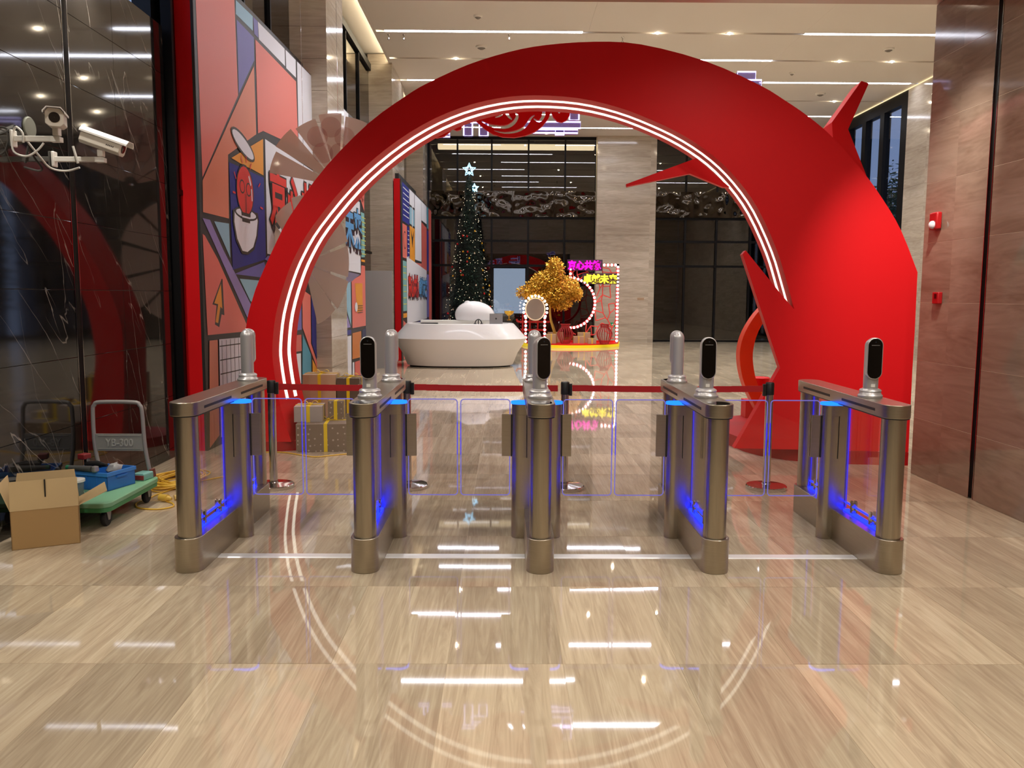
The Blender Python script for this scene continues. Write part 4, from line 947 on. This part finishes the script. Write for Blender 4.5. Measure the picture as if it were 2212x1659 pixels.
def neon_text(t, body, mat, x, z, w, y):
    me = text_mesh(body, .30, .03, .012); xs = [v.co.x for v in me.vertices]; s = w/(max(xs)-min(xs))
    mesh_obj('neon_lettering', me, mat, t, Matrix.Translation((x, y, z)) @ Matrix.Diagonal((s, 1, 1, 1)) @ X90)
    q = MB(); q.box(x-.02, y+.03, z-.06, x+w+.05, y+.045, z+.29); q.done('sign_backing', pm('sign_back', '#4a3550', .3), t, smooth=False)
neon_text(df, '京心共筑', PINKN, -.11, 2.36, 1.06, -.14)
neon_text(df, '卓越未来', YELN, .38, 1.93, 1.10, -.14)
ms_ = thing('mirror_stand', 'round mirror on a red stand ringed with white bulbs left of the gold tree', 'mirror', (.74, 26.5, PZ))
q = MB(); q.prism(ell((0, 1.07), .285, .33, 36), 'y', -.02, 0); q.done('mirror', pm('mirror_beige', '#b9a99a', .12, .5), ms_)
q = MB(); q.tube([(a, -.01, c) for a, c in ell((0, 1.07), .30, .345, 36)], .022, 8, True); q.done('mirror_frame', pm('pale_gold_frame', '#e8cfae', .35), ms_)
q = MB()
for x in (-.30, .30): q.box(x-.03, -.02, 0, x+.03, .03, 1.0)
q.done('post', BR, ms_, smooth=False)
for k in range(15):
    f = -.55+k*(pi+1.1)/14; bulb(ms_, .375*cos(f), -.06, 1.07+.42*sin(f))
for k in range(7):
    for x in (-.30, .30): bulb(ms_, x, -.06, .05+k*.125)
pg = thing('pagoda_shelf', 'red lattice shelf with upturned roof ends behind the round mirror', 'shelf', (.72, 27.15, PZ))
q = MB()
for (z, w) in ((.62, .50), (.36, .42), (.12, .38)): q.box(-w, -.05, z, w, .05, z+.06)
q.done('shelf_board', BR, pg, smooth=False)
for x in (-.36, -.13, .13, .36): q = MB(); q.box(x-.025, -.03, 0, x+.025, .03, .9); q.done('upright', BR, pg, smooth=False)
for s in (-1, 1): q = MB(); q.tube([(s*.48, 0, .65), (s*.54, 0, .67), (s*.56, 0, .74)], .03, 6); q.done('upturned_end', BR, pg)
gt = thing('golden_tree', 'artificial tree with shimmering gold leaves before the neon display', 'tree', (1.4, 26.65, PZ))
GT = pm('gold_bark', '#a8812f', .4, .4)
q = MB(); P = smooth_pts([(.02, 0, 0), (-.04, 0, .35), (-.16, 0, .75), (-.18, 0, 1.15), (-.10, 0, 1.6), (-.05, 0, 2.1)], 4); q.tube(P, [.055-.0018*i for i in range(len(P))], 8); q.done('trunk', GT, gt)
for P in ([(-.18, 0, 1.1), (-.4, .05, 1.45), (-.75, 0, 1.6)], [(-.16, 0, 1.2), (.15, -.05, 1.5), (.5, 0, 1.75)], [(-.1, 0, 1.5), (.1, .05, 1.9), (.2, 0, 2.3)], [(-.14, 0, 1.3), (-.3, 0, 1.8), (-.4, 0, 2.1)]): q = MB(); q.tube(smooth_pts(P, 3), .016, 6); q.done('branch', GT, gt)
verts, faces = [], []; rr = random.Random(5)
for (cx, cz, rx, rz, n) in ((-.05, 2.3, .30, .42, 1300), (-.30, 1.95, .50, .36, 1700), (-.85, 1.6, .42, .26, 1100), (-.1, 1.55, .55, .36, 2000), (.35, 1.75, .42, .38, 1500), (.62, 1.55, .26, .22, 600), (.15, 1.25, .38, .22, 900), (-.55, 1.75, .45, .3, 900)):
    for k in range(n):
        while True:
            d = Vector((rr.uniform(-1, 1), rr.uniform(-1, 1), rr.uniform(-1, 1)))
            if .25 < d.length < 1: break
        p = Vector((cx+d.x*rx, d.y*rx*.8, cz+d.z*rz)); a = Vector((rr.gauss(0, 1), rr.gauss(0, 1), rr.gauss(0, 1))).normalized(); c = a.orthogonal().normalized()*.023; a *= rr.uniform(.05, .09); m = len(verts)
        verts += [tuple(p), tuple(p+a*.5+c), tuple(p+a), tuple(p+a*.5-c)]; faces.append((m, m+1, m+2, m+3))
me = bpy.data.meshes.new('leaves'); me.from_pydata(verts, [], faces); o = mesh_obj('leaves', me, pm('gold_leaf', '#efb83e', .3, .6), gt); o['kind'] = 'stuff'
def lantern(x, label):
    t = thing('lantern_vase', label, 'vase', (x, 26.2, PZ), group='red slatted vases'); prf = [(.13, .0), (.15, .06), (.21, .18), (.245, .28), (.235, .36), (.17, .46), (.125, .52), (.125, .60)]
    rm = pm('vase_red', '#a81a1c', .45)
    for k in range(18):
        a = 2*pi*k/18; q = MB(); q.tube([p for p in smooth_pts([(r*cos(a), r*sin(a), z) for r, z in prf], 2)], .0095, 5); q.done('slat', rm, t)
    for r, z in ((.13, 0), (.125, .52), (.145, .60)): q = MB(); q.lathe([(r-.02, z), (r+.012, z), (r+.012, z+.022), (r-.02, z+.022)], n=24, cap=False); q.done('hoop', rm, t)
    q = MB(); q.lathe([(.001, .005), (.135, .005), (.135, .02), (.001, .02)], n=20, cap=False); q.done('bottom', rm, t)
lantern(1.68, 'red slatted vase left, below the moon-gate ring'); lantern(2.91, 'red slatted vase right, beside the column of bulbs')
GB = pm('cream_gift', '#b59a7c', .5); GR = pm('gold_ribbon', '#e6c24a', .35)
for (x, y, w, h, lb) in ((1.24, 26.3, .30, .30, 'cream gift box leftmost on the display platform'), (1.42, 27.05, .5, .32, 'long cream gift box behind the gold tree trunk on the platform'), (2.12, 26.5, .34, .22, 'low cream gift box right of the left vase'), (2.32, 26.8, .4, .33, 'cream gift box with gold ribbon between the two vases, farther back'), (2.52, 26.25, .26, .17, 'small pale gift box left of the right vase')):
    t = thing('gift_box', lb, 'gift box', (x, y, PZ), 0, 'gift boxes on the display platform'); q = MB(); q.box(-w/2, -.12, 0, w/2, .12, h); q.done('box', GB, t, smooth=False, bev=.004)
    q = MB(); q.box(-.02, -.123, 0, .02, .123, h+.003); q.box(-w/2-.003, -.02, 0, w/2+.003, .02, h+.003); q.done('ribbon', GR, t, smooth=False)
ex = thing('exit_sign', 'small green exit sign low on the far stone pier', 'sign', (3.62, 29.39, .55)); q = MB(); q.box(-.13, -.01, 0, .13, .01, .13); q.done('panel', emis('exit_green', '#1f9a62', .7), ex, smooth=False)
q = MB(); q.prism([(-.09, .065), (-.04, .1), (-.04, .08), (.09, .08), (.09, .05), (-.04, .05), (-.04, .03)], 'y', -.013, -.0101); q.done('arrow', WHITEP, ex, smooth=False)
# ================================================================== HAND CART AND WORKMEN'S THINGS
GRN = pm('green_plastic', '#7fb58a', .5); TUBEM = pm('worn_grey_paint', '#8f8b88', .45, .2)
ct = thing('platform_trolley', 'green platform trolley with grey tube handle beside the black wall', 'trolley', (-3.17, 6.06, 0))
q = MB(); q.prism(rrect(-.24, -.44, .24, .44, .07), 'z', .15, .185); q.done('deck', GRN, ct, bev=.006)
q = MB(); q.prism(rrect(-.235, -.435, .235, .435, .065), 'z', .118, .15); q.done('deck_rim', pm('green_dark', '#3f8a55', .5), ct, bev=.004)
H = [(-.275, .40, .17), (-.28, .40, .70), (-.262, .40, .755), (-.21, .40, .775), (.065, .40, .775), (.115, .40, .755), (.135, .40, .70), (.15, .40, .40), (.175, .40, .17)]
H = [(-.20, .40, .17), (-.245, .40, .42), (-.25, .40, .70), (-.235, .40, .755), (-.19, .40, .778), (.07, .40, .778), (.115, .40, .755), (.132, .40, .70), (.145, .40, .42), (.185, .40, .17)]
q = MB(); q.tube(smooth_pts(H, 4), .0155, 10); q.done('handle', TUBEM, ct)
q = MB(); q.box(-.235, .392, .395, .135, .402, .53); q.box(-.215, .388, .51, .115, .393, .518); q.box(-.215, .388, .408, .115, .393, .416); hp_ = q.done('handle_panel', pm('panel_grey_paint', '#8c8b84', .45, .1), ct, smooth=False, bev=.002)
me = text_mesh('YB-300', .085, .006, .001); w_ = max(v.co.x for v in me.vertices); mesh_obj('embossed_lettering', me, pm('panel_text', '#a9a8a0', .4, .1), hp_, Matrix.Translation((-.05-w_*.425, .389, .433)) @ Matrix.Diagonal((.85, 1, 1, 1)) @ X90)
for s in (-1, 1):
    q = MB(); q.prism([(.36, .185), (.45, .185), (.43, .25), (.38, .25)], 'x', s*.19-.012, s*.19+.012); q.done('hinge_bracket', pm('rust_red', '#6e2f22', .6), ct)
    for y in (-.33, .33):
        q = MB(); q.lathe([(.02, -.018), (.055, -.016), (.06, -.008), (.06, .008), (.055, .016), (.02, .018)], n=20); wh = q.done('wheel', RUBBER, ct, xf=Matrix.Translation((s*.17, y, .06)) @ Matrix.Rotation(pi/2, 4, 'Y'))
        q = MB()
        for k in (-1, 1): q.prism([(y-.035, .118), (y+.035, .118), (y+.012, .045), (y-.012, .045)], 'x', s*.17+k*.022-.002, s*.17+k*.022+.002)
        q.done('caster_fork', TUBEM, ct, smooth=False)
BLU = pm('blue_crate', '#2f74c4', .4)
cr = thing('storage_crate', 'blue plastic crate full of tools on the trolley', 'crate', (-3.235, 6.165, .185), -.3)
q = MB(); w, d, h, th = .185, .14, .135, .006
q.box(-w, -d, 0, w, d, .006); q.box(-w, -d, 0, w, -d+th, h); q.box(-w, d-th, 0, w, d, h); q.box(-w, -d, 0, -w+th, d, h); q.box(w-th, -d, 0, w, d, h); q.done('body', BLU, cr, smooth=False)
q = MB(); e = .008
q.box(-w-e, -d-e, h-.028, w+e, -d, h); q.box(-w-e, d, h-.028, w+e, d+e, h); q.box(-w-e, -d, h-.028, -w, d, h); q.box(w, -d, h-.028, w+e, d, h); q.done('rim', pm('blue_crate_rim', '#3f86d6', .35), cr, smooth=False, bev=.002)
for x in (-.09, .0, .09):
    for s in (-1, 1): q = MB(); q.box(x-.004, s*d, .003, x+.004, s*(d+.005), h-.03); q.done('rib', BLU, cr, smooth=False)
for s in (-1, 1): q = MB(); q.box(s*w, -.05, .085, s*(w+.012), .05, .10); q.done('grip', BLU, cr, smooth=False)
dr = thing('power_drill', 'black cordless drill with red trim lying on top of the blue crate', 'power tool', (-3.26, 6.13, .325), -.3)
q = MB(); q.tube([(-.07, 0, .025), (.02, 0, .03), (.06, 0, .03)], [.027, .029, .022], 12); q.tube([(.06, 0, .03), (.11, 0, .03)], [.02, .012], 10); q.done('body', BLACKP, dr)
q = MB(); q.tube([(-.055, 0, .03), (-.085, .005, .075)], [.02, .018], 10); q.done('grip', BLACKP, dr)
q = MB(); q.box(-.125, -.035, .065, -.06, .035, .105); q.done('battery', pm('tool_red', '#7a1c1c', .5), dr, bev=.006)
gr_ = thing('angle_grinder', 'grey and black angle grinder across the front of the blue crate', 'power tool', (-3.25, 6.02, .323), -.28)
q = MB(); q.tube([(-.17, 0, .02), (-.05, 0, .02), (.03, 0, .02)], [.017, .022, .024], 10); q.done('body', pm('tool_grey', '#4e4f4d', .5), gr_)
q = MB(); q.lathe([(.02, 0), (.028, .01), (.024, .04), (.01, .045)], (.055, 0, 0), 12); q.done('head', pm('tool_silver', '#a7a5a0', .35, .7), gr_)
q = MB(); q.tube([(-.195, 0, .02), (-.17, 0, .02)], .018, 10); q.done('end_cap', pm('tool_green', '#1f6b4b', .5), gr_)
pk = thing('parts_bag', 'crumpled clear and white parts bag in the back of the blue crate', 'bag', (-3.13, 6.16, .27), .2)
q = MB(); q.ball((0, 0, .04), .055, 12, 8, (1, .8, .9))
for v in q.bm.verts: v.co += Vector((1, 1, 1))*noise.noise(v.co*38)*.018
q.done('bag', pm('bag_white', '#9a9a98', .35), pk)
bk = thing('plastic_tub', 'translucent white tub of screws on the front of the trolley', 'tub', (-3.27, 5.86, .185))
q = MB(); q.lathe([(.05, 0), (.058, .105)], n=28); q.done('body', glass('tub_plastic', (.85, .87, .88, 1), 1.4, .1, haze=.55, hcol=lin('#b9bcbb')), bk)
q = MB(); q.lathe([(.06, .098), (.064, .10), (.064, .118), (.05, .12), (.001, .12)], n=28, cap=False); q.done('lid', WHITEP, bk)
q = MB(); rr = random.Random(2)
for k in range(26): q.box(-.02, -.006, -.004, .02, .006, .004, Matrix.Translation((rr.uniform(-.028, .028), rr.uniform(-.028, .028), .01+rr.random()*.045)) @ Matrix.Rotation(rr.uniform(0, 6), 4, 'Z') @ Matrix.Rotation(rr.uniform(-1, 1), 4, 'X'))
q.done('screws', pm('screw_metal', '#8e8b80', .35, .7), bk, smooth=False)['kind'] = 'stuff'
lv = thing('laser_level_case', 'teal tool case with red end at the back of the trolley', 'tool case', (-3.02, 6.385, .185), -.2)
q = MB(); q.prism(rrect(-.05, 0, .05, .055, .01), 'y', -.06, .06); q.done('case', pm('teal_case', '#7fb8ae', .4), lv); q = MB(); q.box(-.045, -.066, .008, .05, -.058, .042); q.done('front', pm('case_red', '#8a2a28', .5), lv, smooth=False)
CARD = pm('cardboard', '#a88757', .75); CARDI = pm('cardboard_inside', '#c0a678', .75)
cb = thing('cardboard_box', 'open brown cardboard box on the floor before the trolley', 'box', (-3.32, 5.15, 0), .46)
W_, D_, H_ = .385, .27, .25; th = .004
q = MB(); q.box(0, 0, 0, W_, D_, th); q.box(0, 0, 0, W_, th, H_); q.box(0, D_-th, 0, W_, D_, H_); q.box(0, 0, 0, th, D_, H_); q.box(W_-th, 0, 0, W_, D_, H_); q.done('carton', CARD, cb, smooth=False)
def flap(P, name='flap'):
    a = [Vector(p) for p in P]; n = (a[1]-a[0]).cross(a[3]-a[0]).normalized()*.002; q = MB()
    A = [q.bm.verts.new(v+n) for v in a]; B = [q.bm.verts.new(v-n) for v in a]; q.bm.faces.new(A); q.bm.faces.new(B[::-1])
    for k in range(4): q.bm.faces.new((A[k], A[(k+1) % 4], B[(k+1) % 4], B[k]))
    return q.done(name, CARDI, cb, smooth=False)
flap([(0, 0, H_), (W_, 0, H_), (W_-.002, .025, H_+.185), (.002, .025, H_+.185)])
flap([(W_, .01, H_), (W_, D_-.01, H_), (W_+.16, D_, H_+.085), (W_+.17, .03, H_+.075)])
flap([(0, D_-.01, H_), (0, .01, H_), (-.06, .02, H_+.17), (-.02, D_-.03, H_+.19)])
flap([(W_, D_, H_), (0, D_, H_), (.03, D_+.01, H_+.19), (W_-.02, D_+.01, H_+.19)])
q = MB(); q.box(.195, .007, H_+.075, .203, .0235, H_+.187); q.done('tape_slit', BLACKP, cb, smooth=False, xf=Matrix.Shear('XY', 4, (0, 0)))
YC = pm('yellow_cable', '#e6b93c', .45)
cab = thing('extension_cable', 'loose yellow extension cable coiled on the floor behind the trolley', 'cable', (-3.03, 7.05, 0))
rr = random.Random(9)
q = MB()
for k in range(15):
    cx, cy = rr.uniform(-.05, .05), rr.uniform(-.05, .05); rx, ry, ph = rr.uniform(.14, .26), rr.uniform(.2, .33), rr.uniform(-.5, .5); z = .008+k*.0042
    q.tube([(cx+rx*cos(f)*cos(ph)-ry*sin(f)*sin(ph)*.3, cy+ry*sin(f)+.02*cos(3*f), z+.006*sin(2*f+k)) for f in [2*pi*j/26 for j in range(26)]], .0062, 6, True)
q.done('coil', YC, cab)
W2 = lambda P: [(x+3.03, y-7.05, .0065) for x, y in P]
q = MB(); q.tube(smooth_pts(W2([(-2.97, 6.78), (-3.02, 6.62), (-3.03, 6.5), (-3.06, 6.35), (-2.98, 6.2), (-2.82, 6.16), (-2.74, 6.24), (-2.78, 6.34), (-2.85, 6.40)]), 5), .006, 6); q.done('lead', YC, cab)
q = MB(); q.tube(smooth_pts(W2([(-2.86, 7.1), (-2.7, 7.3), (-2.5, 7.5), (-2.62, 8.0), (-2.75, 8.35), (-2.63, 8.46), (-2.46, 8.44), (-2.25, 8.3), (-2.1, 8.22), (-1.95, 8.3), (-1.74, 8.42), (-1.5, 8.5)]), 5), .006, 6); q.done('lead', YC, cab)
q = MB(); q.tube([(.12, -.62, .032), (.19, -.65, .032)], .028, 12); q.tube([(.19, -.65, .032), (.225, -.665, .028)], [.022, .012], 10); q.done('plug', pm('yellow_plug', '#d9b24a', .4), cab)
q = MB(); q.tube([(.22, -.60, .024), (.26, -.57, .024)], .021, 12); q.done('socket', pm('yellow_socket', '#d3b56a', .4), cab)
# ================================================================== WALL DEVICES
def cctv(label, y, z, aim, tilt, arm=.31):
    """white bullet camera in its housing on a bracket from the black wall; aim = heading of the lens in plan"""
    t = thing('security_camera', label, 'camera', (-3.5, y, z), 0, 'white security cameras')
    q = MB(); q.box(0, -.03, -.055, .02, .03, .055); q.done('wall_plate', WHITEP, t, bev=.006)
    q = MB(); q.box(.02, -.016, -.018, arm, .016, .018); q.box(arm-.05, -.024, -.022, arm+.02, .024, .012); q.done('arm', WHITEP, t, smooth=False, bev=.004)
    piv = Vector((arm-.01, 0, .02)); q = MB(); q.box(-.02, -.022, 0, .02, .022, .05); q.done('swivel', WHITEP, t, xf=Matrix.Translation(piv), bev=.004)
    m = Matrix.Translation(piv+Vector((0, 0, .05))) @ Matrix.Scale(.92, 4) @ Matrix.Rotation(aim, 4, 'Z') @ Matrix.Rotation(tilt, 4, 'Y')
    O8 = [(.055*cos(a), .062+.055*sin(a)) for a in [pi/8+k*pi/4 for k in range(8)]]; O8 = [(-.06, .02), (-.035, .0), (.035, .0), (.06, .02), (.06, .10), (.038, .125), (-.038, .125), (-.06, .10)]
    q = MB(); q.prism(O8, 'x', -.16, .16); q.done('housing', pm('camera_ivory', '#d9d2c4', .4), t, xf=m, bev=.004)
    q = MB(); q.prism([(-.072, .088), (-.072, .102), (-.045, .132), (.045, .132), (.072, .102), (.072, .088), (.066, .088), (.066, .098), (.042, .127), (-.042, .127), (-.066, .098), (-.066, .088)], 'x', -.17, .205); q.done('sunshield', pm('camera_white', '#f3f1ea', .35), t, xf=m)
    q = MB(); q.lathe([(.036, 0), (.036, .004), (.001, .005)], n=24, cap=False); q.done('lens_window', pm('lens_dark', '#2a2420', .1), t, xf=m @ Matrix.Translation((.16, 0, .062)) @ Matrix.Rotation(pi/2, 4, 'Y'))
    q = MB()
    for k in range(5): q.prism([(.05+k*.013, .045), (.058+k*.013, .045), (.06+k*.013, .056), (.052+k*.013, .056)], 'y', -.0605, -.0602)
    q.done('maker_mark', pm('mark_dark', '#3a3632', .5), t, smooth=False, xf=m)
    return t
c1 = cctv('white security camera looking straight out at the passage, left of the pair', 5.72, 2.64, -1.16, .10)
c2 = cctv('white security camera in side view pointing right, nearer the arch', 6.22, 2.585, .05, .33, .36)
CW = pm('cable_white', '#cfccc3', .45)
q = MB(); q.tube(smooth_pts([(.012, .0, .05), (.05, -.03, .07), (.09, -.03, .03), (.09, -.03, -.03)], 4), .0075, 7); q.tube(smooth_pts([(.01, -.02, 0), (.03, -.04, -.09), (.11, -.04, -.12), (.18, -.03, -.08), (.22, -.02, -.03)], 4), .007, 7); q.done('cable', CW, c1)
q = MB(); q.tube(smooth_pts([(-.0, -.32, .07), (.02, -.22, -.01), (.03, -.1, -.075), (.1, -.02, -.085), (.2, -.02, -.06)], 5), .0075, 7); q.tube(smooth_pts([(.19, -.02, -.03), (.17, -.02, .05), (.16, -.02, .09)], 4), .009, 7); q.done('cable', CW, c2)
q = MB(); q.lathe([(.075, 0), (.075, .008), (.07, .012), (.001, .013)], n=28, cap=False)
o = q.done('cover_plate', pm('cover_grey', '#77796b', .5), None, xf=Matrix.Rotation(pi/2, 4, 'Y')); o.location = (-3.5, 5.93, 2.75); tag(o, 'round grey cover plate on the black wall behind the left camera', 'cover plate')
FR = pm('alarm_red', '#a80f14', .4)
a1 = thing('alarm_strobe', 'red alarm box with a clear strobe dome, upper of the two on the right wall', 'alarm', (3.55, 7.33, 2.28))
q = MB(); q.box(-.05, -.065, -.075, 0, .065, .075); q.done('body', FR, a1, bev=.012)
q = MB(); q.ball((-.055, -.01, -.035), .036, 14, 10, (.9, 1, 1)); q.done('strobe_dome', pm('strobe_clear', '#d8cfd2', .15), a1)
a2 = thing('manual_call_point', 'small red manual call point, lower on the right wall', 'alarm', (3.55, 7.235, 1.615))
q = MB(); q.box(-.04, -.05, -.05, 0, .05, .05); q.done('body', FR, a2, bev=.006)
q = MB(); q.box(-.043, -.022, -.005, -.039, .012, .035); q.done('window', BLACKG, a2, smooth=False)
# ================================================================== OUTSIDE THE RIGHT WINDOW
bb = thing('bamboo_clump', 'bamboo growing outside the tall window on the right', 'plant', (11.9, 28.2, -.016))
rr = random.Random(21); verts, faces = [], []; BS = pm('bamboo_stem', '#8a7a3c', .5)
for k in range(13):
    x, y, h = rr.uniform(-.4, .7), -2.9+k*.5+rr.uniform(-.1, .1), rr.uniform(4.6, 5.9); lean = rr.uniform(-.25, .25)
    q = MB(); q.tube([(x, y+lean*(j/6)**2, h*j/6) for j in range(7)], .02, 6); q.done('stem', BS, bb)
    for j in range(620):
        f = rr.uniform(.2, 1); p = Vector((x+rr.gauss(0, .28), y+lean*f*f+rr.gauss(0, .28), h*f+rr.gauss(0, .1))); a = Vector((rr.gauss(0, 1), rr.gauss(0, 1), -abs(rr.gauss(.4, .5)))).normalized(); c = a.orthogonal().normalized()*.032; a *= rr.uniform(.2, .36); m = len(verts)
        verts += [tuple(p), tuple(p+a*.4+c), tuple(p+a), tuple(p+a*.4-c)]; faces.append((m, m+1, m+2, m+3))
me = bpy.data.meshes.new('leaves'); me.from_pydata(verts, [], faces); o = mesh_obj('leaves', me, pm('bamboo_leaf', '#2f4a24', .55), bb); o['kind'] = 'stuff'
